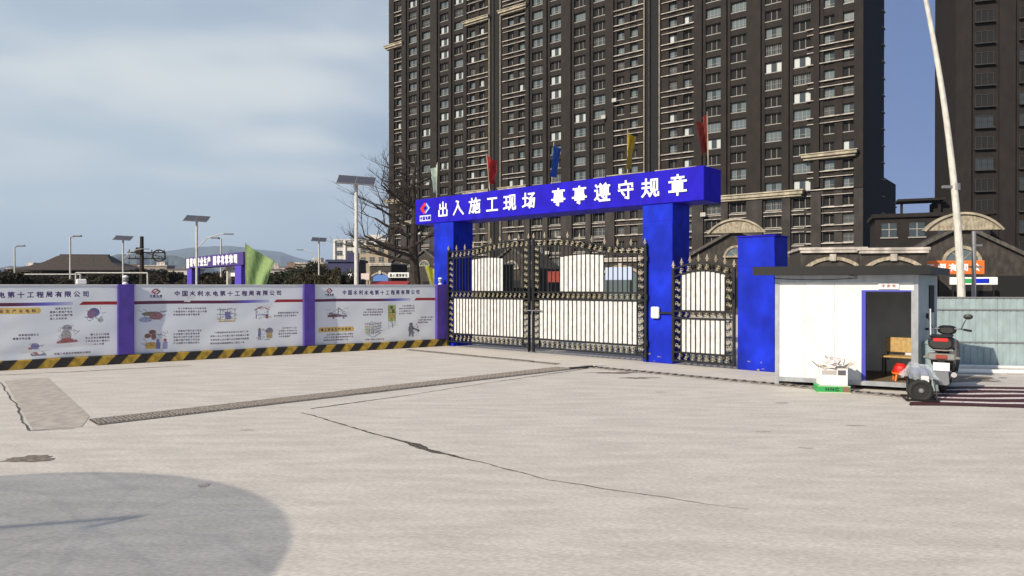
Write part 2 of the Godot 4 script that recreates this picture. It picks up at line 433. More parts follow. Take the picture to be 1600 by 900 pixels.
func materials():
	M.blue = mt(0.010, 0.032, 0.60, 0.5, 0, 0.28, 0.35)
	M.sign_blue = mt(0.018, 0.010, 0.52, 0.45, 0, 0.22, 0.3)
	M.blue.metallic_specular = 0.25; M.sign_blue.metallic_specular = 0.25; M.blue.roughness = 0.65; M.sign_blue.roughness = 0.65
	M.white_letter = mt(0.82, 0.82, 0.82, 0.5)
	M.iron = mt(0.012, 0.012, 0.012, 0.45, 0.3)
	M.gold = mt(0.62, 0.56, 0.38, 0.5, 0.0, 0.45, 5.0)
	M.slat = mt(0.70, 0.70, 0.70, 0.55, 0, 0.16, 1.3)
	M.purple = mt(0.085, 0.045, 0.34, 0.6, 0, 0.15, 0.7)
	M.panel_white = mt(0.72, 0.73, 0.74, 0.55, 0, 0.08, 0.5)
	M.alu = mt(0.45, 0.47, 0.50, 0.4, 0.5, 0.12, 1.0)
	M.roof_dark = mt(0.03, 0.032, 0.036, 0.6, 0, 0.2, 1.0)
	M.yellow = mt(0.56, 0.36, 0.035, 0.65, 0, 0.3, 1.6)
	M.black_paint = mt(0.022, 0.018, 0.016, 0.65, 0, 0.3, 1.6)
	M.brick = mt(0.0185, 0.0115, 0.0085, 0.85, 0, 0.35, 0.12)
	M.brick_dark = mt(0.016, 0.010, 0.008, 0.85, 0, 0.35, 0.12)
	M.podium = mt(0.048, 0.040, 0.037, 0.85, 0, 0.3, 0.1)
	M.ledge = mt(0.66, 0.60, 0.54, 0.7, 0, 0.35, 0.15)
	M.cornice = mt(0.50, 0.44, 0.33, 0.7, 0, 0.3, 0.15)
	M.win_frame = mt(0.27, 0.26, 0.24, 0.6)
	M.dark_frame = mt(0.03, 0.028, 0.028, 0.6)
	M.glass = mt(0.035, 0.045, 0.05, 0.06); M.glass.metallic_specular = 0.9
	M.glass2 = mt(0.10, 0.13, 0.14, 0.12); M.glass2.metallic_specular = 0.9
	M.curtain = mt(0.40, 0.44, 0.45, 0.5)
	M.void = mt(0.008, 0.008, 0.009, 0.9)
	M.grey_stone = mt(0.12, 0.11, 0.10, 0.85, 0, 0.3, 0.3)
	M.shop_wall = mt(0.062, 0.053, 0.046, 0.85, 0, 0.35, 0.3)
	M.shop_dark = mt(0.05, 0.045, 0.04, 0.85, 0, 0.35, 0.3)
	M.trim = mt(0.44, 0.38, 0.28, 0.7, 0, 0.3, 0.6)
	M.pole = mt(0.66, 0.64, 0.58, 0.45, 0, 0.15, 0.8)
	M.solar = mt(0.035, 0.025, 0.03, 0.25); M.solar.metallic_specular = 0.7
	M.lamp_grey = mt(0.22, 0.22, 0.23, 0.5, 0.3)
	M.bark = mt(0.045, 0.033, 0.026, 0.9, 0, 0.4, 1.0)
	M.leaf = mt(0.040, 0.036, 0.016, 0.75)
	M.leaf_green = mt(0.035, 0.045, 0.016, 0.75)
	M.leaf_brown = mt(0.055, 0.040, 0.022, 0.75)
	for k in ["leaf", "leaf_green", "leaf_brown"]:
		M[k].cull_mode = BaseMaterial3D.CULL_DISABLED
		M[k].vertex_color_use_as_albedo = true
	M.white = mt(0.78, 0.78, 0.77, 0.5)
	M.orange = mt(0.72, 0.16, 0.02, 0.4)
	M.red = mt(0.62, 0.02, 0.015, 0.35)
	M.black = mt(0.014, 0.014, 0.015, 0.45)
	M.rubber = mt(0.018, 0.018, 0.018, 0.85)
	M.chrome = mt(0.6, 0.6, 0.6, 0.25, 0.9)
	M.silver = mt(0.24, 0.235, 0.23, 0.4, 0.4)
	M.green = mt(0.03, 0.32, 0.08, 0.5)
	M.card = mt(0.62, 0.56, 0.50, 0.8, 0, 0.15, 3.0)
	M.ply = mt(0.52, 0.34, 0.12, 0.55, 0, 0.2, 2.5)
	M.floor_ply = mt(0.24, 0.17, 0.10, 0.75, 0, 0.3, 2.0)
	M.fence_sheet = mt(0.34, 0.43, 0.45, 0.5, 0, 0.1, 0.7)
	M.film = mt(0.62, 0.68, 0.74, 0.12)
	M.film.transparency = BaseMaterial3D.TRANSPARENCY_ALPHA
	M.film.albedo_color.a = 0.26
	M.dirt = mt(0.16, 0.135, 0.11, 0.95, 0, 0.4, 2.0)
	M.crack = mt(0.15, 0.125, 0.105, 0.95, 0, 0.5, 3.0)
	M.stain = mt(0.25, 0.205, 0.165, 0.9, 0, 0.25, 2.0)
	M.patch = mt(0.48, 0.425, 0.37, 0.9, 0, 0.12, 0.6)
	M.grate = mt(0.42, 0.365, 0.32, 0.7, 0.2, 0.4, 3.0)
	M.grate_pale = mt(0.36, 0.33, 0.30, 0.85, 0, 0.35, 3.0)
	var c := mt(0.66, 0.608, 0.545, 0.9)
	c.albedo_texture = noise("n", 0.93, 1.0, 0.012, 6, 21, false, 1024)
	c.uv1_triplanar = true; c.uv1_world_triplanar = true; c.uv1_scale = Vector3(0.06, 0.13, 0.24)
	c.detail_enabled = true; c.detail_blend_mode = BaseMaterial3D.BLEND_MODE_MUL
	c.detail_albedo = noise("n", 0.90, 1.0, 0.04, 4, 33, false, 1024)
	c.detail_uv_layer = BaseMaterial3D.DETAIL_UV_2
	c.uv2_triplanar = true; c.uv2_world_triplanar = true; c.uv2_scale = Vector3(0.35, 0.6, 0.9)
	c.normal_enabled = true; c.normal_texture = noise("n", 0, 3.0, 0.06, 5, 9, true, 1024); c.normal_scale = 0.14
	M.concrete = c
	M.splash = mt(0.30, 0.27, 0.24, 0.95, 0, 0.3, 4.0)
	M.earth = mt(0.15, 0.125, 0.095, 0.95, 0, 0.45, 0.03)

func sheet(called: String, poly: Array, h: float, mat: Material, kind := true) -> MeshInstance3D:   # flat piece of ground, poly of (right, forward)
	var b := MB.new()
	var pv := PackedVector2Array()
	for p in poly: pv.append(p)
	var t := Geometry2D.triangulate_polygon(pv)
	for i in range(0, t.size(), 3):
		var a := pv[t[i]]; var c := pv[t[i + 1]]; var d := pv[t[i + 2]]
		if (c - a).cross(d - a) < 0:
			var w := c; c = d; d = w
		b.tri(pt(a.x, a.y, h), pt(c.x, c.y, h), pt(d.x, d.y, h))
	var o := obj(called, b, mat)
	if kind: o.set_meta("kind", "structure")
	return o

func ribbon(pts: Array, wid: Array, seed_: int) -> Array:    # ragged crack outline
	rng.seed = seed_
	var left := []; var right := []
	var fine := []; var fw := []
	for i in pts.size() - 1:
		var n := maxi(2, int(pts[i].distance_to(pts[i + 1]) / 0.09))
		for k in n:
			fine.append(pts[i].lerp(pts[i + 1], float(k) / n)); fw.append(lerpf(wid[i], wid[i + 1], float(k) / n))
	fine.append(pts[-1]); fw.append(wid[-1])
	var off := 0.0
	for i in fine.size():
		var d: Vector2 = (fine[mini(i + 1, fine.size() - 1)] - fine[maxi(i - 1, 0)]).normalized()
		var nn := Vector2(-d.y, d.x)
		off = off * 0.85 + rng.randf_range(-0.014, 0.014)
		var w: float = fw[i] * rng.randf_range(0.35, 1.0) * 0.5
		left.append(fine[i] + nn * (off + w)); right.append(fine[i] + nn * (off - w))
	right.reverse()
	return left + right

func blob(cx: float, cy: float, rx: float, ry: float, seed_: int, rag := 0.2) -> Array:
	rng.seed = seed_
	var out := []
	for k in 28:
		var a := TAU * k / 28
		var r := 1.0 + rng.randf_range(-rag, rag) + 0.12 * sin(3 * a + seed_)
		out.append(Vector2(cx + cos(a) * rx * r, cy + sin(a) * ry * r))
	return out

func drain(called: String, label: String, a: Vector2, b: Vector2, width: float, bar: float, gap: float, mbar: Material, seg := 1.0):
	var dir := (b - a)
	var len := dir.length()
	var yaw := atan2(dir.y, dir.x)
	var o := thing(called, label, "drain", pt(a.x, a.y, 0.0), yaw)
	# local x along the channel, local z across it
	var f := MB.new()
	f.box(Vector3(len / 2, 0.006, 0), Vector3(len, 0.004, width - 0.05))
	obj("channel_bed", f, M.dirt, o)
	for s in [-1, 1]:
		bx("edge_strip", Vector3(len / 2, 0.010, s * (width / 2 - 0.015)), Vector3(len, 0.012, 0.03), M.grate_pale, o)
	var n := int(len / seg)
	var variants := []
	for v in 3:
		var g := MB.new()
		rng.seed = 50 + v
		var x := 0.02
		while x < seg - 0.03:
			var w := bar * rng.randf_range(0.75, 1.2)
			g.box(Vector3(x + w / 2, 0.018 + rng.randf_range(-0.002, 0.003), 0), Vector3(w, 0.012, width - 0.07))
			x += w + gap * rng.randf_range(0.85, 1.15)
		for z in ([-0.5, 0.5] if bar > 0.05 else [-0.5, -0.17, 0.17, 0.5]):
			g.box(Vector3(seg / 2, 0.0135, z * (width - 0.1)), Vector3(seg - 0.03, 0.007, 0.025))
		variants.append(g.done(mbar))
	rng.seed = 77
	for i in n:
		var xf := Transform3D(Basis(Vector3.UP, rng.randf_range(-0.006, 0.006)), Vector3(i * seg + 0.01, rng.randf_range(0, 0.003), rng.randf_range(-0.006, 0.006)))
		inst("grate_panel", variants[rng.randi_range(0, 2)], o, xf)

func ground():
	var b := MB.new()
	b.quad(Vector3(-14000, -0.03, 3000), Vector3(14000, -0.03, 3000), Vector3(14000, -0.03, -14000), Vector3(-14000, -0.03, -14000))
	struct_("ground", b, M.earth)
	sheet("concrete_yard", [Vector2(-34, -25), Vector2(34, -25), Vector2(34, 48), Vector2(-34, 48)], 0.0, M.concrete)
	drain("drain_grating", "long rusty slotted drain grating crossing the yard diagonally towards the gate", Vector2(-6.1, 10.25), Vector2(1.3, 16.98), 0.56, 0.034, 0.026, M.grate)
	drain("drain_grating", "narrow drain line in front of the double gate, left of the junction", Vector2(-3.2, 21.75), Vector2(1.15, 17.85), 0.24, 0.03, 0.03, M.grate)
	drain("drain_grating", "concrete slotted drain covers running past the blue pillar and under the guard hut front", Vector2(1.75, 17.35), Vector2(7.4, 12.3), 0.34, 0.075, 0.13, M.grate_pale)
	var o: Node
	o = sheet("concrete_patch", [Vector2(-10.6, 14.7), Vector2(-6.6, 9.7), Vector2(-6.08, 9.95), Vector2(-6.45, 10.75), Vector2(-10.1, 15.3)], 0.004, M.patch)
	sheet("yard_crack", ribbon([Vector2(-3.3, 11.05), Vector2(-2.6, 10.3), Vector2(-1.59, 9.2), Vector2(-1.3, 8.9), Vector2(-0.92, 8.43), Vector2(-0.4, 8.0), Vector2(0.39, 7.24), Vector2(1.5, 6.59), Vector2(2.1, 6.25)], [0.03, 0.05, 0.05, 0.16, 0.12, 0.03, 0.025, 0.016, 0.004], 3), 0.004, M.crack)
	sheet("yard_crack", ribbon([Vector2(-3.25, 11.4), Vector2(-2.4, 12.3), Vector2(-1.69, 13.0), Vector2(-0.5, 14.4), Vector2(0.8, 15.8), Vector2(1.86, 17.0)], [0.07, 0.05, 0.03, 0.03, 0.06, 0.08], 4), 0.004, M.crack)
	sheet("yard_crack", ribbon([Vector2(-10.6, 14.55), Vector2(-8.6, 12.1), Vector2(-6.65, 9.66), Vector2(-6.1, 9.8)], [0.025, 0.025, 0.03, 0.025], 5), 0.008, M.crack)
	sheet("yard_crack", ribbon([Vector2(-11.5, 15.6), Vector2(-10.0, 16.4), Vector2(-8.0, 17.6)], [0.05, 0.09, 0.05], 6), 0.004, M.crack)
	sheet("ground_stain", blob(-5.55, 8.1, 0.27, 0.16, 3), 0.004, M.stain)
	sheet("ground_stain", blob(2.35, 16.1, 0.5, 0.14, 5, 0.4), 0.004, M.stain)
	sheet("ground_stain", blob(2.75, 15.2, 0.35, 0.10, 6, 0.4), 0.004, M.stain)
	sheet("ground_stain", blob(9.0, 15.2, 1.3, 0.9, 8, 0.2), 0.004, M.stain)
	for i in 7:
		rng.seed = 900 + i
		sheet("ground_stain", blob(rng.randf_range(-5, 6), rng.randf_range(7, 14), rng.randf_range(0.05, 0.13), rng.randf_range(0.03, 0.06), 20 + i, 0.4), 0.004, M.patch)

func hills():
	var spec := [
		["hill", 4500.0, [[-0.80, 60], [-0.70, 126], [-0.64, 168], [-0.60, 150], [-0.56, 198], [-0.52, 216], [-0.48, 192], [-0.44, 132], [-0.40, 78], [-0.33, 54], [-0.2, 42], [0.0, 36]], mt(0.06, 0.075, 0.06, 0.95, 0, 0.4, 0.004)],
		["hill", 9000.0, [[-0.75, 106], [-0.62, 238], [-0.52, 397], [-0.45, 490], [-0.40, 503], [-0.34, 437], [-0.28, 318], [-0.22, 225], [-0.15, 159], [0.0, 106], [0.4, 79], [0.9, 79]], mt(0.06, 0.075, 0.07, 0.95, 0, 0.4, 0.002)],
	]
	for s in spec:
		rng.seed = 5
		var b := MB.new()
		var d: float = s[1]
		var ridge := []
		var n := 90
		for i in n + 1:
			var f := lerpf(s[2][0][0], s[2][-1][0], float(i) / n)
			var h := 0.0
			for k in s[2].size() - 1:
				if f >= s[2][k][0] and f <= s[2][k + 1][0]:
					h = lerpf(s[2][k][1], s[2][k + 1][1], smoothstep(0, 1, (f - s[2][k][0]) / (s[2][k + 1][0] - s[2][k][0])))
			ridge.append([f, maxf(4.0, h + rng.randf_range(-0.02, 0.02) * d * 0.05)])
		var rows := [[0.78, 0.0], [0.86, 0.45], [0.93, 0.8], [1.0, 1.0], [1.12, 0.7], [1.3, 0.0]]
		for r in rows.size() - 1:
			for i in n:
				var p := func(rr, ii):
					var j = (sin(ii * 1.7 + rr * 2.0) * 0.02 + sin(ii * 0.6) * 0.02) if rr != 3 else 0.0
					return far(ridge[ii][0], d * (rows[rr][0] + j), ridge[ii][1] * rows[rr][1] * (rows[rr][0] if rr == 3 else 1.0))
				b.quad(p.call(r, i), p.call(r, i + 1), p.call(r + 1, i + 1), p.call(r + 1, i))
		struct_(s[0], b, s[3])

# ---------------------------------------------------------------- apartment tower
func window_mesh(w: float, h: float, style: int, frame_mat: Material = null) -> ArrayMesh:
	var f := MB.new(); var g := MB.new(); var c := MB.new()
	var t := 0.07
	for s in [-1, 1]:
		f.box(Vector3(s * (w / 2 - t / 2), 0, 0.05), Vector3(t, h, 0.1))
		f.box(Vector3(0, s * (h / 2 - t / 2), 0.05), Vector3(w - 2 * t, t, 0.1))
	var n := 2 if w < 2.0 else (3 if style != 2 else 4)
	var tr := h * 0.5 - h * (0.30 if style % 2 == 0 else 0.0)
	for k in range(1, n):
		f.box(Vector3(-w / 2 + w * k / n, 0, 0.05), Vector3(t * 0.9, h - 2 * t, 0.085))
	if style == 0 or style == 2:
		f.box(Vector3(0, -h * 0.18, 0.05), Vector3(w - 2 * t, t * 0.8, 0.08))
	if style == 3:      # security bars
		for k in 9:
			f.box(Vector3(-w / 2 + w * (k + 0.5) / 9, 0, 0.22), Vector3(0.03, h, 0.03))
		for s in [-0.45, 0.0, 0.45]:
			f.box(Vector3(0, h * s, 0.25), Vector3(w, 0.035, 0.03))
	f.box(Vector3(0, -h / 2 - 0.06, 0.22), Vector3(w + 0.25, 0.12, 0.6))
	g.box(Vector3(0, 0, 0.0), Vector3(w - t, h - t, 0.04))
	if style == 4 or style == 0:     # a drawn curtain or a pale sash in some panes
		c.box(Vector3(-w / 2 + w / n * 0.5, 0.02, 0.033), Vector3(w / n - t, h - 2.2 * t, 0.02))
		if n > 2: c.box(Vector3(w / 2 - w / n * 0.5, 0.02, 0.033), Vector3(w / n - t, h - 2.2 * t, 0.02))
	var m := f.done(frame_mat if frame_mat else M.win_frame)
	g.done(M.void if style == 1 else (M.glass2 if style == 2 else M.glass), m)
	if style == 4 or style == 0: c.done(M.curtain if style == 4 else M.glass2, m)
	return m

func tower():
	var L := 106.0; var H := 76.0; var fl := 2.83
	var yaw := atan2(-0.615, 0.788)
	var o := thing("apartment_tower", "huge dark brown brick apartment tower with rows of windows filling the background behind the gate", "building", pt(53.4 - 0.788 * L, 107.3 + 0.615 * L), yaw)
	var cols := []          # [s centre, width, pair?]
	for u in [[35.1, -1.0], [35.1, 1.0], [109.1, -1.0]]:
		for q in [[3.9, 1.6, 1], [6.7, 1.6, 1], [11.4, 2.7, 0], [15.8, 2.7, 0], [21.6, 2.7, 0], [26.1, 2.7, 0], [30.2, 1.6, 1], [33.0, 1.6, 1]]:
			var s: float = u[0] + u[1] * q[0]
			if s > 1.0 and s < L - 1: cols.append([s, q[1], q[2]])
	cols.sort_custom(func(a, b): return a[0] < b[0])
	var wall := MB.new()
	wall.box(Vector3(L / 2, H / 2, -8.35), Vector3(L, H, 15.3))
	var pod := MB.new()
	var prev := 0.0
	var xs := []
	for c in cols: xs.append([L - c[0] - c[1] / 2, L - c[0] + c[1] / 2, c[2]])
	xs.reverse()
	var edges := []
	for x in xs:
		edges.append([prev, x[0], x[2]]); prev = x[1]
	edges.append([prev, L, 1])
	rng.seed = 31
	for e in edges:
		var w: float = e[1] - e[0]
		wall.box(Vector3((e[0] + e[1]) / 2, (H + 17.0) / 2, -0.35), Vector3(w, H - 17.0, 0.7))
		pod.box(Vector3((e[0] + e[1]) / 2, 8.45, -0.35), Vector3(w, 16.9, 0.7))
		if w > 1.6 and w < 4.2:
			wall.box(Vector3((e[0] + e[1]) / 2, (H + 17.4) / 2, 0.22), Vector3(w - 1.1, H - 17.4, 0.44))
			pod.box(Vector3((e[0] + e[1]) / 2, 8.2, 0.25), Vector3(w - 0.5, 16.4, 0.5))
	for x in xs:
		var h := 1.55 if x[2] else 1.75
		for k in 27:
			var yc := 3.9 + fl * k
			var top := minf(yc + fl - h / 2, H) if k < 26 else H
			if yc + h / 2 >= H: continue
			(pod if k < 4 else wall).box(Vector3((x[0] + x[1]) / 2, (yc + h / 2 + top) / 2, -0.42), Vector3(x[1] - x[0], top - yc - h / 2, 0.56))
		pod.box(Vector3((x[0] + x[1]) / 2, 1.55, -0.42), Vector3(x[1] - x[0], 3.0, 0.56))
	wall.box(Vector3(L / 2, H + 0.4, -8), Vector3(L + 0.6, 0.8, 17))
	obj("wall", wall, M.brick, o)
	obj("lower_wall", pod, M.podium, o)
	# the wing that steps out at the far right
	var wing := MB.new()
	wing.box(Vector3(L - 9.03, 10.2, -21.5), Vector3(18, 20.4, 11))
	obj("rear_wing", wing, M.brick, o)
	for k in 22:
		bx("side_ledge", Vector3(L + 0.15, 2.8 + fl * k, -14.6), Vector3(0.34, 0.14, 1.6), M.ledge, o)
		if k < 6: bx("side_ledge", Vector3(L + 0.15, 2.0 + fl * k, -25.6), Vector3(0.34, 0.14, 1.5), M.ledge, o)
	# windows: the nearest three hundred one by one, the rest joined
	var meshes := []
	for pair in 2:
		var row := []
		for st in 5: row.append(window_mesh(1.6 if pair else 2.7, 1.55 if pair else 1.75, st))
		meshes.append(row)
	var rest := {}
	var count := 0
	rng.seed = 99
	for c in cols:
		for k in 26:
			var yc := 3.9 + fl * k
			var r := rng.randf()
			var st := 1 if r < 0.36 else (3 if r < 0.48 else (0 if r < 0.70 else (2 if r < 0.85 else 4)))
			if k < 5 and r > 0.3: st = 3 if r < 0.5 else 1
			var xf := Transform3D(Basis.IDENTITY, Vector3(L - c[0], yc, -0.62))
			var mesh: ArrayMesh = meshes[c[2]][st]
			if count < 300:
				inst("window", mesh, o, xf)
			else:
				for sf in mesh.get_surface_count():
					var mat := mesh.surface_get_material(sf)
					if not rest.has(mat):
						rest[mat] = SurfaceTool.new()
						rest[mat].begin(Mesh.PRIMITIVE_TRIANGLES)
					rest[mat].append_from(mesh, sf, xf)
			count += 1
	var far_mesh := ArrayMesh.new()
	for mat in rest:
		rest[mat].commit(far_mesh)
		far_mesh.surface_set_material(far_mesh.get_surface_count() - 1, mat)
	inst("far_windows", far_mesh, o).set_meta("kind", "stuff")
	# thin pale ledges across the paired-window bays
	var bays := [[1.3, 8.2], [27.0, 33.4], [36.9, 43.4], [64.0, 70.2], [74.2, 80.4], [101.0, 106.0]]
	rng.seed = 12
	for b in bays:
		var w: float = b[1] - b[0]
		var x: float = L - (b[0] + b[1]) / 2
		for k in 26:
			var yc := 3.9 + fl * k
			if rng.randf() < 0.86: bx("ledge", Vector3(x, yc - 0.98, 0.12), Vector3(w, 0.13, 0.44), M.ledge, o)
			if rng.randf() < 0.72: bx("ledge", Vector3(x, yc + 0.95, 0.08), Vector3(w * 0.98, 0.10, 0.36), M.ledge, o)
		for y in [22.4, 60.0]:
			var cb := MB.new()
			cb.box(Vector3(x, y, 0.45), Vector3(w + 1.2, 0.42, 1.2)); cb.box(Vector3(x, y - 0.4, 0.3), Vector3(w + 0.7, 0.34, 0.8)); cb.box(Vector3(x, y + 0.31, 0.5), Vector3(w + 1.5, 0.16, 1.4))
			obj("cornice", cb, M.cornice, o)
	for b in [[8.6, 26.6], [43.8, 63.6], [80.8, 100.6]]:
		var w: float = b[1] - b[0]
		var cb := MB.new()
		cb.box(Vector3(L - (b[0] + b[1]) / 2, 16.85, 0.45), Vector3(w, 0.5, 1.1)); cb.box(Vector3(L - (b[0] + b[1]) / 2, 17.2, 0.5), Vector3(w + 0.4, 0.2, 1.4)); cb.box(Vector3(L - (b[0] + b[1]) / 2, 16.42, 0.35), Vector3(w - 0.5, 0.3, 0.8))
		obj("cornice", cb, M.cornice, o)
		for k in 5:
			bx("ledge", Vector3(L - (b[0] + b[1]) / 2, 2.6 + fl * k + 0.1, -0.02), Vector3(w, 0.12, 0.16), M.ledge, o)
			bx("ledge", Vector3(L - (b[0] + b[1]) / 2, 2.6 + fl * k + 2.32, -0.02), Vector3(w, 0.10, 0.14), M.ledge, o)
	for s in [35.1, 72.1]:
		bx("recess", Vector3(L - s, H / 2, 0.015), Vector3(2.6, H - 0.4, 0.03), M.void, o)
		for q in [-1.55, -0.55, 1.5]:
			var p := MB.new()
			p.tube([Vector3(L - s + q, 0.2, 0.5), Vector3(L - s + q, H - 1, 0.5)], 0.11, 6)
			obj("drainpipe", p, M.shop_wall if q == -0.55 else M.trim, o)
	rng.seed = 8
	var ac := MB.new()
	ac.box(Vector3.ZERO, Vector3(0.95, 0.7, 0.4), Transform3D.IDENTITY, 0.03)
	ac.torus(Vector3(-0.12, 0, 0.21), Basis(Vector3.UP, PI / 2), 0.24, 0.02, 14, 4)
	var acm := ac.done(mt(0.42, 0.41, 0.38, 0.6))
	for i in 16:
		var c: Array = cols[rng.randi_range(0, cols.size() - 1)]
		var k := rng.randi_range(0, 4) if i < 12 else rng.randi_range(5, 12)
		inst("air_conditioner", acm, o, Transform3D(Basis.IDENTITY, Vector3(L - c[0] + (c[1] / 2 + 0.1) * (1 if i % 2 else -1), 3.9 + fl * k - 0.95, 0.75)))

	# a second tower cut by the right edge, and a low dark terrace between them
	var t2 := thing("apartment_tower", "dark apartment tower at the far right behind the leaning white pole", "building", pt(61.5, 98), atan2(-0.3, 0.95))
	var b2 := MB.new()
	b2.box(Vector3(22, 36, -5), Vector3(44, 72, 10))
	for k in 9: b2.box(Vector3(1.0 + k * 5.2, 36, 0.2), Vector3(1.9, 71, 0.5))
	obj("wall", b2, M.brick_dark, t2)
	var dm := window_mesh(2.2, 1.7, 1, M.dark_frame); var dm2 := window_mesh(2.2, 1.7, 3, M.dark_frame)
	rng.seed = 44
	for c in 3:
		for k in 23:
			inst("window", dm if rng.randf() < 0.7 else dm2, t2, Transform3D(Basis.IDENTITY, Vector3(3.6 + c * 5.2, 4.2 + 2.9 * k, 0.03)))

func arch(b: MB, cx: float, cy: float, w: float, rise: float, band: float, z0: float, z1: float, n := 14):   # segmental band, springing at cy
	var r := (w * w / 4 + rise * rise) / (2 * rise)
	var half := asin(minf(1.0, w / 2 / r)) if rise <= w / 2 else PI / 2
	for i in n:
		var a0 := -half + 2 * half * i / n; var a1 := -half + 2 * half * (i + 1) / n
		var c := Vector2(cx, cy + rise - r)
		b.prism(PackedVector2Array([c + Vector2(sin(a0), cos(a0)) * r, c + Vector2(sin(a1), cos(a1)) * r, c + Vector2(sin(a1), cos(a1)) * (r - band), c + Vector2(sin(a0), cos(a0)) * (r - band)]), z0, z1)

func half_disc(cx: float, cy: float, w: float, rise: float, n := 14) -> PackedVector2Array:
	var r := (w * w / 4 + rise * rise) / (2 * rise)
	var half := asin(minf(1.0, w / 2 / r))
	var out := PackedVector2Array()
	for i in n + 1:
		var a := -half + 2 * half * i / n
		out.append(Vector2(cx + sin(a) * r, cy + rise - r + cos(a) * r))
	return out

func gable_shop(label: String, at: Vector3, yaw: float, w: float, eave: float, ridge: float, crest: bool, win_y: float, win_w: float, group := "") -> Node3D:
	var o := thing("gabled_shop", label, "building", at, yaw, group)
	var b := MB.new()
	b.prism(PackedVector2Array([Vector2(-w / 2, 0), Vector2(w / 2, 0), Vector2(w / 2, eave), Vector2(0, ridge), Vector2(-w / 2, eave)]), -6.0, 0.0)
	obj("wall", b, M.shop_wall, o)
	var c := MB.new()
	for s in [-1, 1]:
		var a := Vector2(s * (w / 2 + 0.3), eave - 0.15); var e := Vector2(0, ridge)
		c.prism(PackedVector2Array([a, e, e + Vector2(0, 0.28), a + Vector2(0, 0.28)]), -0.1, 0.35)
	obj("roof_coping", c, M.grey_stone, o)
	if crest:
		var d := MB.new()
		d.prism(half_disc(0, ridge - 0.25, w * 0.56, w * 0.13), -0.3, 0.42)
		obj("pediment", d, M.trim, o)
		var d2 := MB.new()
		arch(d2, 0, ridge - 0.22, w * 0.60, w * 0.15, 0.16, -0.3, 0.6)
		obj("pediment_rim", d2, M.cornice, o)
	var wn := MB.new()
	wn.prism(half_disc(0, win_y, win_w, win_w * 0.42), 0.0, 0.05)
	var fan := obj("window", wn, M.glass2, o)
	var s2 := MB.new()
	arch(s2, 0, win_y, win_w * 1.14, win_w * 0.49, win_w * 0.1, 0.0, 0.16)
	s2.box(Vector3(0, win_y - 0.08, 0.1), Vector3(win_w * 1.2, 0.16, 0.25))
	obj("window_surround", s2, M.trim, fan)
	var s3 := MB.new()
	for a in [-0.7, 0.0, 0.7]:
		s3.tube([Vector3(0, win_y, 0.07), Vector3(sin(a) * win_w * 0.43, win_y + cos(a) * win_w * 0.38, 0.07)], 0.03, 4)
	obj("glazing_bar", s3, M.trim, fan)
	for x in [-w * 0.28, w * 0.05, w * 0.36]:
		bx("shopfront_opening", Vector3(x, 1.4, 0.02), Vector3(w * 0.22, 2.6, 0.06), M.void, o)
	return o

func arcade_block(label: String, at: Vector3, yaw: float, w: float, h: float, at_h: float, sign_mat: Material, group := "") -> Node3D:
	var o := thing("arched_shopfront", label, "building", at, yaw, group)
	bx("wall", Vector3(0, h / 2, -3), Vector3(w, h, 6), M.shop_wall, o, 0.03)
	var c := MB.new()
	c.box(Vector3(0, h + 0.1, -2.9), Vector3(w + 0.3, 0.2, 6.4), Transform3D.IDENTITY, 0.03); c.box(Vector3(0, h - 0.1, 0.1), Vector3(w + 0.1, 0.16, 0.3))
	obj("coping", c, M.ledge, o)
	var a := MB.new()
	arch(a, 0, at_h - w * 0.16, w * 0.86, w * 0.16, 0.24, 0.0, 0.18)
	obj("arch_trim", a, M.trim, o)
	bx("keystone", Vector3(0, at_h - 0.08, 0.15), Vector3(0.42, 0.5, 0.3), M.ledge, o, 0.03)
	var p := MB.new()
	p.prism(half_disc(0, at_h - w * 0.16 - 0.1, w * 0.7, w * 0.1), 0.0, 0.06)
	p.box(Vector3(0, (at_h - w * 0.16 - 0.1) / 2, 0.03), Vector3(w * 0.7, at_h - w * 0.16 - 0.1, 0.06))
	obj("opening", p, sign_mat, o)
	return o

func house(label: String, at: Vector3, yaw: float, w: float, h: float, d: float, wall: Material, roof: Material, nx: int, ny: int, pitched := false, group := "") -> Node3D:
	var o := thing("house", label, "building", at, yaw, group)
	bx("wall", Vector3(0, h / 2, -d / 2), Vector3(w, h, d), wall, o)
	var r := MB.new()
	if pitched:
		r.prism(PackedVector2Array([Vector2(-w / 2 - 0.5, h), Vector2(w / 2 + 0.5, h), Vector2(w / 2 - w * 0.12, h + w * 0.16), Vector2(-w / 2 + w * 0.12, h + w * 0.16)]), -d - 0.5, 0.5)
	else:
		r.box(Vector3(0, h + 0.25, -d / 2), Vector3(w + 0.8, 0.5, d + 0.8)); r.box(Vector3(w * 0.2, h + 1.3, -d / 2), Vector3(w * 0.3, 1.7, d * 0.4))
	obj("roof", r, roof, o)
	var wm := MB.new()
	var ww := w / nx * 0.55; var wh := h / ny * 0.5
	wm.box(Vector3(0, 0, 0.02), Vector3(ww, wh, 0.06))
	var wmesh := wm.done(M.glass)
	var fr := MB.new()
	fr.box(Vector3(0, -wh / 2 - 0.1, 0.08), Vector3(ww + 0.3, 0.16, 0.25)); fr.box(Vector3(0, 0, 0.06), Vector3(0.1, wh, 0.06)); fr.box(Vector3(0, 0.1, 0.06), Vector3(ww, 0.1, 0.05))
	fr.done(M.win_frame, wmesh)
	for i in nx:
		for k in ny:
			inst("window", wmesh, o, Transform3D(Basis.IDENTITY, Vector3(-w / 2 + w * (i + 0.5) / nx, h * (k + 0.55) / ny, 0.0)))
	return o

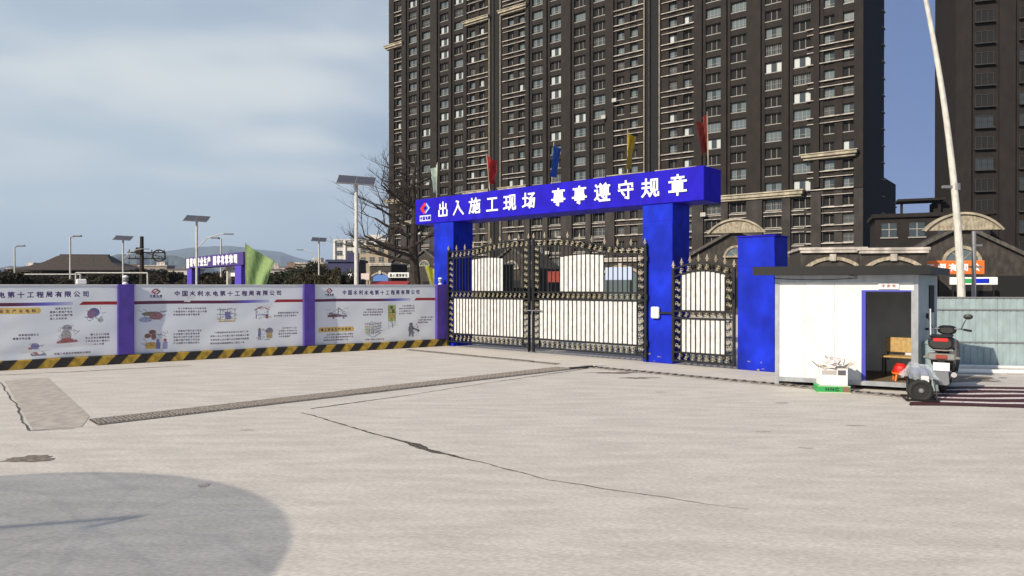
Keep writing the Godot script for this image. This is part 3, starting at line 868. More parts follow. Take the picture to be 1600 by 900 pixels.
func far_buildings():
	var ty := atan2(-0.615, 0.788)
	# shops in front of the tower, right of the gate
	gable_shop("grey gabled shop with pale curved pediment behind the short blue pillar", far(0.318, 64, 0), ty * 0.5, 8.4, 4.6, 7.0, true, 4.7, 1.9)
	arcade_block("left one of two brown shopfronts with pale arches above the hut roof", far(0.455, 50, 0), -0.25, 4.2, 4.5, 4.05, M.shop_dark)
	arcade_block("right one of two brown shopfronts with pale arches above the hut roof", far(0.541, 48.5, 0), -0.25, 4.2, 4.4, 4.0, M.shop_dark)
	var st = house("dark low terrace with a flat canopy on its roof, between the two towers", far(0.595, 92, 0), -0.4, 13, 11.0, 9, M.brick_dark, M.brick_dark, 4, 3)
	bx("roof_canopy", Vector3(-1.0, 13.4, -3), Vector3(5.5, 0.3, 4), M.brick_dark, st)
	for x in [-3.2, 1.2]: bx("canopy_post", Vector3(x, 12.3, -2), Vector3(0.3, 2.0, 0.3), M.brick_dark, st)
	gable_shop("grey gabled shop with a pale pediment at the right edge behind the white pole", far(0.638, 52, 0), -0.3, 8.6, 3.9, 6.3, true, 3.8, 2.3)
	var aw := thing("shop_sign", "long orange shop sign beside the leaning white pole", "sign", far(0.625, 49, 0), -0.25)
	bx("board", Vector3(0, 3.25, 0), Vector3(3.9, 0.95, 0.25), M.orange, aw, 0.03)
	for x in [-1.5, 1.5]: bx("post", Vector3(x, 1.38, -0.1), Vector3(0.14, 2.76, 0.14), M.iron, aw)
	for k in 5: obj("sign_character", _placed(glyph_mesh("工国有司公"[k], 0.5, 0.5, 0.08, 0.04), Vector3(-1.4 + k * 0.7, 3.25, 0.13)), M.white_letter, aw)
	var ws := thing("shop_sign", "white shop sign with blue and green print low at the right edge", "sign", far(0.655, 47, 0), -0.25)
	bx("board", Vector3(0, 2.3, 0), Vector3(2.8, 0.5, 0.2), M.white, ws, 0.02)
	bx("green_band", Vector3(-0.5, 2.3, 0.105), Vector3(0.7, 0.3, 0.02), M.green, ws)
	bx("blue_band", Vector3(0.5, 2.3, 0.105), Vector3(0.8, 0.3, 0.02), M.blue, ws)
	for x in [-1.2, 1.2]: bx("post", Vector3(x, 1.0, -0.05), Vector3(0.1, 2.0, 0.1), M.iron, ws)
	var rw := thing("shop_wall", "long grey shop frontage below the orange sign at the right", "building", far(0.63, 53, 0), -0.25)
	bx("wall", Vector3(0, 1.35, -2.5), Vector3(13, 2.7, 3), M.shop_dark, rw)

	# what is seen through the gate bars
	var ry := ty
	gable_shop("grey gabled shop seen through the upper bars at the middle of the double gate", far(0.0, 98, 0), ry, 9, 4.3, 7.2, false, 4.4, 2.2)
	arcade_block("shopfront with a pale arched top seen through the right end of the double gate", far(0.155, 66, 0), ry, 5.2, 4.4, 3.9, M.glass2)
	arcade_block("dark shopfront behind the left half of the double gate", far(-0.075, 88, 0), ry, 8, 4.6, 4.2, M.shop_dark)
	var rs := thing("shop_sign", "red shop banner seen through the double gate right of its middle posts", "sign", far(0.063, 70, 0), ry)
	bx("board", Vector3(0, 2.85, 0), Vector3(2.2, 1.1, 0.25), mt(0.30, 0.03, 0.02, 0.6, 0, 0.3, 1.0), rs, 0.03)
	for x in [-0.9, 0.9]: bx("post", Vector3(x, 1.15, 0), Vector3(0.14, 2.3, 0.14), M.iron, rs)
	var bs := thing("shop_sign", "pale blue shop sign seen through the right end of the double gate", "sign", far(0.152, 60, 0), ry)
	bx("board", Vector3(0, 3.0, 0), Vector3(2.6, 1.1, 0.2), mt(0.42, 0.5, 0.68, 0.5), bs, 0.03)
	for x in [-1.1, 1.1]: bx("post", Vector3(x, 1.22, 0), Vector3(0.12, 2.44, 0.12), M.iron, bs)

	# shops left of the gate
	gable_shop("grey gabled shop with a half-round window left of the left blue pillar", far(-0.151, 118, 0), ty * 0.6, 5.4, 5.9, 7.7, false, 5.2, 1.9, "")
	gable_shop("narrow grey gabled shop half hidden by the left blue pillar", far(-0.124, 116, 0), ty * 0.6, 5.2, 5.9, 7.7, false, 5.3, 1.8, "")
	arcade_block("grey shopfront with a blue arched sign board, right of the tall solar street lamp", far(-0.1865, 104, 0), -0.25, 3.4, 5.1, 4.0, mt(0.06, 0.16, 0.45, 0.5))
	var s1 := thing("shop_sign", "long white shop sign with dark lettering over the red awning", "sign", far(-0.1605, 100, 0), -0.2)
	bx("board", Vector3(0, 3.45, 0), Vector3(3.1, 0.75, 0.3), M.white, s1, 0.04)
	for k in 6: obj("sign_character", _placed(glyph_mesh("出入现场有公"[k], 0.36, 0.46, 0.06, 0.04), Vector3(-1.15 + k * 0.46, 3.45, 0.15)), M.black, s1)
	for x in [-1.4, 1.4]: bx("post", Vector3(x, 1.53, -0.1), Vector3(0.16, 3.06, 0.16), M.iron, s1)
	var aw2 := thing("shop_awning", "dark red awning under the white shop sign", "awning", far(-0.171, 98, 0), -0.2)
	var ab := MB.new()
	ab.prism(PackedVector2Array([Vector2(0, 2.6), Vector2(1.6, 2.0), Vector2(1.6, 1.8), Vector2(0, 2.4)]), -2.7, 2.7, Transform3D(Basis(Vector3.UP, -PI / 2), Vector3.ZERO))
	obj("canopy", ab, mt(0.25, 0.02, 0.02, 0.7), aw2)
	for x in [-2.4, 2.4]: bx("post", Vector3(x, 0.95, 1.4), Vector3(0.12, 1.9, 0.12), M.iron, aw2)
	for q in [[-0.2275, 96, 1.05, "small white shop sign with a blue mark, left of the tall solar lamp"], [-0.208, 97, 1.25, "pinkish white shop sign right of the tall solar lamp"]]:
		var s3 := thing("shop_sign", q[3], "sign", far(q[0], q[1], 0), -0.2)
		bx("board", Vector3(0, 3.2, 0), Vector3(q[2], 0.9, 0.2), mt(0.6, 0.5, 0.48, 0.6) if q[2] > 1.1 else M.white, s3, 0.04)
		if q[2] < 1.1: bx("blue_mark", Vector3(0, 3.2, 0.105), Vector3(0.3, 0.25, 0.02), M.sign_blue, s3)
		for x in [-0.4, 0.4]: bx("post", Vector3(x, 1.37, 0), Vector3(0.1, 2.74, 0.1), M.iron, s3)
	# white block behind the tall lamp
	var wb = house("white concrete office block with grid windows behind the tall solar lamp", far(-0.215, 235, 0), -0.12, 18, 17.0, 12, mt(0.62, 0.6, 0.58, 0.7, 0, 0.15, 0.1), mt(0.5, 0.48, 0.46, 0.7), 5, 6)
	for k in 5: bx("pilaster", Vector3(-9 + 18.0 * k / 5.0 + 0.01, 8.5, 0.25), Vector3(0.7, 17, 0.5), mt(0.66, 0.64, 0.62, 0.7), wb)
	house("beige apartment block between the white office block and the tower", far(-0.192, 225, 0), -0.3, 13, 14.5, 12, mt(0.30, 0.25, 0.18, 0.8), mt(0.2, 0.17, 0.13, 0.8), 4, 5)
	house("blue corrugated shed roof low behind the second solar lamp", far(-0.240, 150, 0), 0.0, 6.5, 7.0, 8, mt(0.03, 0.03, 0.10, 0.6), mt(0.03, 0.03, 0.09, 0.6), 2, 1)
	# far town
	rng.seed = 64
	var town := [[-0.385, 210, 9, 6.5, "white house with a flat roof behind the green flag"], [-0.35, 240, 12, 7.5, "pale low house right of the green flag"], [-0.325, 260, 10, 8.5, "grey house in the far town, left of the dark bushy tree"], [-0.288, 230, 9, 9.0, "house with a yellow eave right of the dark bushy tree"], [-0.51, 330, 13, 11, "white block in the far town, right of the utility mast"], [-0.545, 350, 13, 10.5, "white block in the far town between the solar lamp and the utility mast"], [-0.575, 340, 9, 8, "small white house below the right end of the hall roof"], [-0.645, 230, 8, 7.2, "small white house left of the hall roof"], [-0.67, 260, 9, 7.4, "white house near the left edge beyond the wall"], [-0.70, 200, 7, 6.4, "narrow pale house at the left edge of the view"], [-0.47, 320, 14, 9, "grey block in the far town left of the distant blue gate"], [-0.30, 420, 16, 13, "distant pale block on the skyline left of the white office block"]]
	for t in town:
		house(t[4], far(t[0], t[1], 0), rng.randf_range(-0.3, 0.3), t[2], t[3], 8, mt(0.5, 0.47, 0.43, 0.75) if rng.randf() < 0.55 else mt(0.26, 0.22, 0.18, 0.8), M.ledge if rng.randf() < 0.5 else mt(0.16, 0.11, 0.09, 0.8), 3, 2, rng.randf() < 0.4)
	# big hall roof
	var hl := thing("hall", "large dark hall with a sweeping hipped roof beyond the wall at the left", "building", far(-0.625, 160, 0), 0.1)
	bx("wall", Vector3(0, 2.6, -6), Vector3(24, 5.2, 12), M.brick_dark, hl)
	var hb := MB.new()
	var prof := [[13.5, 5.6, 7.5], [10.0, 6.3, 5.6], [7.4, 7.4, 3.4], [5.6, 8.9, 1.2], [5.3, 9.1, 0.15]]
	for i in prof.size() - 1:
		var a: Array = prof[i]; var c: Array = prof[i + 1]
		var ra := [Vector3(-a[0], a[1], a[2] - 6), Vector3(a[0], a[1], a[2] - 6), Vector3(a[0], a[1], -a[2] - 6), Vector3(-a[0], a[1], -a[2] - 6)]
		var rc := [Vector3(-c[0], c[1], c[2] - 6), Vector3(c[0], c[1], c[2] - 6), Vector3(c[0], c[1], -c[2] - 6), Vector3(-c[0], c[1], -c[2] - 6)]
		for k in 4: hb.quad(ra[k], ra[(k + 1) % 4], rc[(k + 1) % 4], rc[k])
	hb.box(Vector3(0, 9.15, -6), Vector3(11, 0.35, 0.5)); hb.box(Vector3(0, 5.5, -6), Vector3(27, 0.2, 15))
	obj("roof", hb, mt(0.07, 0.05, 0.04, 0.85, 0, 0.3, 0.3), hl)
	# the far site entrance
	var fg := thing("site_gate_arch", "distant blue site entrance arch with white lettering beyond the wall", "gate", pt(-34.8, 75), atan2(-14.0, 11.5))
	bx("beam", Vector3(9.05, 4.35, -0.5), Vector3(18.1, 1.15, 1.0), mt(0.06, 0.035, 0.2, 0.6), fg, 0.03)
	for x in [1.3, 16.6]: bx("pillar", Vector3(x, 1.88, -0.5), Vector3(1.6, 3.76, 0.9), mt(0.08, 0.05, 0.45, 0.6), fg, 0.03)
	bx("emblem_board", Vector3(1.1, 4.3, 0.02), Vector3(0.95, 1.0, 0.04), M.white, fg)
	var ft := "遵守安全生产国事有章和司"
	for i in 12:
		obj("sign_character", _placed(glyph_mesh(ft[i], 0.95, 0.8, 0.16, 0.05), Vector3(2.5 + i * 1.2 + (0.6 if i > 5 else 0.0), 4.36, 0.0)), M.white_letter, fg)
	bx("notice_board", Vector3(13.4, 3.2, -1.2), Vector3(4.2, 0.7, 0.15), M.white, fg)
	bx("gate_post", Vector3(11.2, 1.87, -1.0), Vector3(0.35, 3.74, 0.35), M.pole, fg)

func _placed(b: MB, at: Vector3) -> MB:
	var out := MB.new()
	out.st.append_from(b.st.commit(), 0, Transform3D(Basis.IDENTITY, at))
	return out

# ---------------------------------------------------------------- site entrance
const GATE_YAW := -0.7181      # the line of the gate; local x runs to the right along it, local z faces the yard
const GATE_AT := Vector3(-2.23, 0, -23.4)

func on_gate(t: float, out := 0.0) -> Vector3:
	var bs := Basis(Vector3.UP, GATE_YAW)
	return GATE_AT + bs * Vector3(t, 0, out)

func gate():
	var o := thing("gate_arch", "big blue site entrance arch with white lettering and a red and blue emblem", "gate", GATE_AT, GATE_YAW)
	bx("pillar", Vector3(-0.075, 2.05, -0.47), Vector3(0.93, 4.10, 0.93), M.blue, o, 0.015)
	bx("pillar", Vector3(7.935, 2.05, -0.47), Vector3(0.87, 4.10, 0.93), M.blue, o, 0.015)
	bx("beam", Vector3(3.895, 4.525, -0.46), Vector3(10.69, 0.85, 0.97), M.sign_blue, o, 0.012)
	for k in 5:   # seams of the sheet the beam is clad in
		bx("cladding_seam", Vector3(-1.45 + 10.69 * (k + 1) / 6.0, 4.525, 0.0255), Vector3(0.012, 0.84, 0.003), M.blue, o)
	var txt := "出入施工现场事事遵守规章"
	var tx := [-0.04, 0.68, 1.42, 2.18, 2.91, 3.67, 4.77, 5.51, 6.28, 7.02, 7.76, 8.54]
	for i in 12:
		obj("sign_character", _placed(glyph_mesh(txt[i], 0.50, 0.50, 0.054, 0.025), Vector3(tx[i], 4.53, 0.026)), M.white_letter, o)
	rng.seed = 6
	for q in [[-0.075, 0.46], [7.935, 0.43]]:
		for y in [1.22, 2.44, 3.66]:
			bx("cladding_seam", Vector3(q[0], y, -0.0035), Vector3(q[1] * 2.0 - 0.03, 0.010, 0.003), M.sign_blue, o)
		splash(o, q[0], q[1], 0.0)
	var em := thing_part("emblem", o)
	var r := MB.new(); var bl := MB.new(); var wt := MB.new()
	var cx := -0.93; var cy := 4.62
	r.prism(PackedVector2Array([Vector2(cx - 0.02, cy + 0.2), Vector2(cx - 0.25, cy), Vector2(cx - 0.05, cy - 0.2), Vector2(cx + 0.03, cy - 0.12), Vector2(cx - 0.09, cy), Vector2(cx + 0.06, cy + 0.13)]), 0.0255, 0.05)
	bl.prism(PackedVector2Array([Vector2(cx + 0.04, cy - 0.2), Vector2(cx + 0.27, cy), Vector2(cx + 0.08, cy + 0.2), Vector2(cx + 0.0, cy + 0.12), Vector2(cx + 0.12, cy), Vector2(cx - 0.04, cy - 0.13)]), 0.0262, 0.054)
	wt.prism(PackedVector2Array([Vector2(cx + 0.05, cy - 0.165), Vector2(cx + 0.235, cy), Vector2(cx + 0.08, cy + 0.165), Vector2(cx + 0.06, cy + 0.145), Vector2(cx + 0.19, cy), Vector2(cx + 0.03, cy - 0.14)]), 0.05, 0.058)
	obj("red_half", r, M.red, em)
	obj("blue_half", bl, mt(0.05, 0.14, 0.7, 0.4), em)
	obj("pale_line", wt, mt(0.6, 0.62, 0.85, 0.4), em)
	bx("name_plate", Vector3(cx, 4.29, 0.03), Vector3(0.56, 0.2, 0.012), mt(0.52, 0.55, 0.75, 0.5), em)
	for k in 4: obj("plate_character", _placed(glyph_mesh("中国电建"[k], 0.11, 0.12, 0.018, 0.006), Vector3(cx - 0.2 + 0.135 * k, 4.29, 0.036)), M.sign_blue, em)

	var p := thing("blue_pillar", "short blue pillar on the right of the small gate, beside the white hut", "pillar", on_gate(10.53, 0), GATE_YAW)
	bx("shaft", Vector3(0, 1.57, -0.42), Vector3(0.88, 3.14, 0.84), M.blue, p, 0.015)
	splash(p, 0.0, 0.43, 0.0)
	for y in [1.22, 2.44]: bx("cladding_seam", Vector3(0, y, 0.0), Vector3(0.85, 0.010, 0.004), M.sign_blue, p)
	bx("cap", Vector3(0, 3.155, -0.42), Vector3(0.92, 0.03, 0.88), M.sign_blue, p)

	var lk := thing("lock_box", "small white box with a black latch bar on the right blue pillar", "box", on_gate(7.92, 0.003), GATE_YAW)
	bx("case", Vector3(0, 1.30, 0.06), Vector3(0.23, 0.30, 0.11), M.white, lk, 0.03)
	bx("latch_bar", Vector3(0.30, 1.30, 0.035), Vector3(0.40, 0.05, 0.05), M.iron, lk)

	iron_gate("iron_gate", "left leaf of the double black iron gate with white boards and gold scrollwork", 0.21, 3.74, 22, false, 6, 15, "two leaves of the main gate")
	iron_gate("iron_gate", "right leaf of the double black iron gate with white boards and gold scrollwork", 3.83, 7.68, 22, true, 5, 14, "two leaves of the main gate")
	small_gate()

func splash(o: Node, cx: float, half: float, z: float):      # dried cement splashes low on a face
	for k in 4:
		var b := MB.new()
		var x := cx + rng.randf_range(-half * 0.75, half * 0.75); var y := rng.randf_range(0.03, 0.26)
		var pv := PackedVector2Array()
		var rx := rng.randf_range(0.015, 0.05); var ry := rng.randf_range(0.01, 0.03)
		for j in 12:
			var a := TAU * j / 12
			var q := rng.randf_range(0.6, 1.2)
			pv.append(Vector2(clampf(x + cos(a) * rx * q, cx - half + 0.02, cx + half - 0.02), maxf(0.006, y + sin(a) * ry * q)))
		b.prism(pv, z - 0.008, z + 0.0005 + 0.0007 * k)
		obj("cement_splash", b, M.splash, o)

func thing_part(called: String, parent: Node) -> Node3D:
	var n := Node3D.new()
	n.name = numbered(parent, called)
	parent.add_child(n, true)
	return n

var scroll_st: ArrayMesh
func scroll() -> ArrayMesh:    # one S scroll about 0.15 m across
	if scroll_st: return scroll_st
	var b := MB.new()
	var pts := []
	for k in 15:
		var f := k / 14.0 * 2.0 - 1.0
		var a := f * 4.4
		var r := 0.018 + 0.034 * (1.0 - absf(f))
		pts.append(Vector3(signf(f) * 0.036 + r * cos(a) * signf(f + 0.001), r * sin(a) * 1.25 + f * 0.012, 0))
	b.tube(pts, 0.0115, 4)
	b.ball(Vector3(0, 0.058, 0), Vector3(0.018, 0.018, 0.012), 6, 4)
	b.ball(Vector3(0, -0.058, 0), Vector3(0.018, 0.018, 0.012), 6, 4)
	scroll_st = b.done(M.gold)
	return scroll_st

func finial_mesh() -> ArrayMesh:
	var b := MB.new()
	b.lathe([Vector2(0.012, 0), Vector2(0.03, 0.02), Vector2(0.014, 0.045), Vector2(0.012, 0.06), Vector2(0.032, 0.09), Vector2(0.026, 0.12), Vector2(0.0, 0.2)], 6)
	for s in [-1, 1]:
		b.tube([Vector3(s * 0.008, 0.055, 0), Vector3(s * 0.04, 0.08, 0), Vector3(s * 0.05, 0.06, 0)], [0.012, 0.011, 0.004], 4)
	return b.done(M.trim)

func scroll_band(o: Node, a: Vector2, b: Vector2, cross: float):    # scrollwork filling a strip between two points
	var st := SurfaceTool.new()
	st.begin(Mesh.PRIMITIVE_TRIANGLES)
	var n := maxi(1, int(a.distance_to(b) / 0.088))
	var dir := (b - a).normalized()
	for k in n:
		var q := a.lerp(b, (k + 0.5) / n)
		var sc := cross / 0.155
		var bs := Basis(Vector3.BACK, atan2(dir.y, dir.x)) * Basis.from_scale(Vector3(0.88 if k % 2 else -0.88, sc, 1))
		st.append_from(scroll(), 0, Transform3D(bs, Vector3(q.x, q.y, 0)))
	var m := st.commit()
	m.surface_set_material(0, M.gold)
	var i := inst("scrollwork", m, o)
	i.set_meta("kind", "stuff")

func iron_gate(called: String, label: String, t0: float, t1: float, n: int, right: bool, w0: int, w1: int, group: String):
	var w := t1 - t0
	var o := thing(called, label, "gate", on_gate(t0, 0.075), GATE_YAW, group)
	var outer := 3.02 if right else 3.10
	var top := func(x: float) -> float:
		var f: float = 1.0 - x / w if right else x / w
		return outer + (3.34 - outer) * smoothstep(0.18, 0.80, f) + 0.02 * sin(f * PI)
	var fr := MB.new()
	var sx := [0.035, w - 0.035]
	for x in sx: fr.box(Vector3(x, (top.call(x) + 0.05) / 2 + 0.02, 0), Vector3(0.07, top.call(x) + 0.01, 0.06))
	var so := 0.22 if not right else 0.19      # width of the scrollwork stiles
	var si := 0.19 if not right else 0.22
	var xl := 0.07 + so; var xr := w - 0.07 - si
	for x in [xl, xr]: fr.box(Vector3(x, (0.19 + top.call(x) - 0.2) / 2, 0), Vector3(0.03, top.call(x) - 0.39, 0.035))
	for y in [0.17, 0.42, 1.60, 1.80]: fr.box(Vector3(w / 2, y, 0.0), Vector3(w - 0.141, 0.042, 0.05))
	for off in [0.0, -0.21]:
		var pts := []
		for k in 21: pts.append(Vector3(0.05 + (w - 0.1) * k / 20.0, top.call(0.05 + (w - 0.1) * k / 20.0) + off, 0))
		fr.tube(pts, 0.026, 4)
	obj("frame", fr, M.iron, o)
	# scrollwork
	scroll_band(o, Vector2(xl, 0.295), Vector2(xr, 0.295), 0.19)
	scroll_band(o, Vector2(0.10, 1.70), Vector2(w - 0.10, 1.70), 0.14)
	for q in [[0.07, xl], [xr, w - 0.07]]:
		var xm: float = (q[0] + q[1]) / 2
		scroll_band(o, Vector2(xm, 0.2), Vector2(xm, 1.58), (q[1] - q[0]) - 0.05)
		scroll_band(o, Vector2(xm, 1.83), Vector2(xm, top.call(xm) - 0.24), (q[1] - q[0]) - 0.05)
	for k in 6:
		var xa := lerpf(0.1, w - 0.1, k / 6.0); var xb := lerpf(0.1, w - 0.1, (k + 1) / 6.0)
		scroll_band(o, Vector2(xa, top.call(xa) - 0.105), Vector2(xb, top.call(xb) - 0.105), 0.15)
	# bars and white boards
	var pitch := (xr - xl) / n
	rng.seed = 21 + int(right)
	var sl := MB.new(); sl.box(Vector3(0, 0.59, -0.012), Vector3(pitch - 0.028, 1.13, 0.012), Transform3D.IDENTITY, 0.003)
	var slat := sl.done(M.slat)
	var bl := MB.new(); bl.box(Vector3(0, 0.59, 0), Vector3(0.022, 1.14, 0.022)); var bar := bl.done(M.iron)
	for k in n + 1:
		var x := xl + pitch * k
		if k > 0 and k < n: inst("bar", bar, o, Transform3D(Basis.IDENTITY, Vector3(x, 0.42, 0)))
		var hu: float = top.call(x) - 0.22 - 1.82
		if k > 0 and k < n:
			var ub := MB.new(); ub.box(Vector3(x, 1.82 + hu / 2, 0), Vector3(0.022, hu, 0.022)); obj("bar", ub, M.iron, o)
		if k < n:
			inst("slat", slat, o, Transform3D(Basis(Vector3.UP, rng.randf_range(-0.06, 0.06)), Vector3(x + pitch / 2, 0.425 + rng.randf_range(-0.004, 0.004), rng.randf_range(-0.003, 0.003))))
			if k >= w0 and k <= w1:
				var h2: float = minf(hu - 0.03, 0.98 + 0.05 * sin(PI * (k - w0) / 10.0))
				var us := MB.new(); us.box(Vector3(x + pitch / 2, 1.83 + h2 / 2, -0.012), Vector3(pitch - 0.028, h2, 0.012), Transform3D.IDENTITY, 0.003); obj("slat", us, M.slat, o)
	var fm := finial_mesh()
	for k in 10:
		var x := lerpf(0.04, w - 0.06, k / 9.0)
		inst("finial", fm, o, Transform3D(Basis.IDENTITY, Vector3(x, top.call(x) + 0.02, 0)))
	# hinges and catch
	for y in [0.5, 1.7, 2.7]:
		var hg := MB.new(); hg.tube([Vector3(w - 0.0 if right else 0.0, y - 0.07, 0), Vector3(w if right else 0.0, y + 0.07, 0)], 0.03, 8); obj("hinge", hg, M.iron, o)
	if right:
		var lt := MB.new()
		lt.tube([Vector3(-0.22, 1.26, 0.06), Vector3(0.42, 1.26, 0.06)], 0.018, 6)
		lt.tube([Vector3(0.05, 1.26, 0.06), Vector3(0.05, 1.14, 0.09)], 0.014, 6)
		obj("bolt", lt, M.chrome, o)
	else:
		var dr := MB.new()
		dr.tube([Vector3(w - 0.02, 0.02, 0.05), Vector3(w - 0.02, 1.5, 0.05)], 0.016, 6)
		obj("drop_bolt", dr, M.iron, o)

func small_gate():
	var t0 := 8.40; var w := 1.66
	var o := thing("iron_gate", "small arched black iron gate with white boards between the two right blue pillars", "gate", on_gate(t0, 0.06), GATE_YAW)
	var top := func(x: float) -> float: return 2.40 + 0.17 * sin(PI * clampf(x / w, 0, 1))
	var fr := MB.new()
	for x in [0.03, w - 0.03]: fr.box(Vector3(x, 1.25, 0), Vector3(0.06, 2.34, 0.06))
	var xl := 0.25; var xr := w - 0.25
	for x in [xl, xr]: fr.box(Vector3(x, 1.20, 0), Vector3(0.03, 2.0, 0.035))
	for y in [0.11, 0.32, 1.18, 1.36]: fr.box(Vector3(w / 2, y, 0.0), Vector3(w - 0.121, 0.042, 0.05))
	for off in [0.0, -0.2]:
		var pts := []
		for k in 15: pts.append(Vector3(0.04 + (w - 0.08) * k / 14.0, top.call(0.04 + (w - 0.08) * k / 14.0) + off, 0))
		fr.tube(pts, 0.024, 4)
	obj("frame", fr, M.iron, o)
	scroll_band(o, Vector2(0.08, 0.215), Vector2(w - 0.08, 0.215), 0.17)
	scroll_band(o, Vector2(0.08, 1.27), Vector2(w - 0.08, 1.27), 0.12)
	for x in [0.155, w - 0.155]:
		scroll_band(o, Vector2(x, 0.34), Vector2(x, 1.16), 0.15)
		scroll_band(o, Vector2(x, 1.39), Vector2(x, top.call(x) - 0.23), 0.15)
	for k in 3:
		var xa := lerpf(0.1, w - 0.1, k / 3.0); var xb := lerpf(0.1, w - 0.1, (k + 1) / 3.0)
		scroll_band(o, Vector2(xa, top.call(xa) - 0.1), Vector2(xb, top.call(xb) - 0.1), 0.14)
	var n := 9
	var pitch := (xr - xl) / n
	for k in n + 1:
		var x := xl + pitch * k
		if k > 0 and k < n:
			var ub := MB.new(); ub.box(Vector3(x, 0.75, 0), Vector3(0.022, 0.84, 0.022)); obj("bar", ub, M.iron, o)
			var u2 := MB.new(); u2.box(Vector3(x, (1.36 + top.call(x) - 0.2) / 2, 0), Vector3(0.022, top.call(x) - 1.56, 0.022)); obj("bar", u2, M.iron, o)
		if k < n:
			bx("slat", Vector3(x + pitch / 2, 0.75, -0.012), Vector3(pitch - 0.028, 0.83, 0.012), M.slat, o, 0.003)
			var h: float = top.call(x + pitch / 2) - 0.23 - 1.385
			bx("slat", Vector3(x + pitch / 2, 1.385 + h / 2, -0.012), Vector3(pitch - 0.028, h, 0.012), M.slat, o, 0.003)
	var fm := finial_mesh()
	for k in 8:
		var x := lerpf(0.03, w - 0.03, k / 7.0)
		inst("finial", fm, o, Transform3D(Basis.IDENTITY, Vector3(x, top.call(x) + 0.02, 0)))
	bx("knob", Vector3(w - 0.05, 1.75, 0.06), Vector3(0.07, 0.14, 0.06), M.iron, o, 0.02)

# ---------------------------------------------------------------- banner wall
const WALL_YAW := 0.6025
const WALL_AT := Vector3(-2.19, 0, -23.4)
func on_wall(t: float, out := 0.0) -> Vector3:
	return WALL_AT + Basis(Vector3.UP, WALL_YAW) * Vector3(t, 0, out)

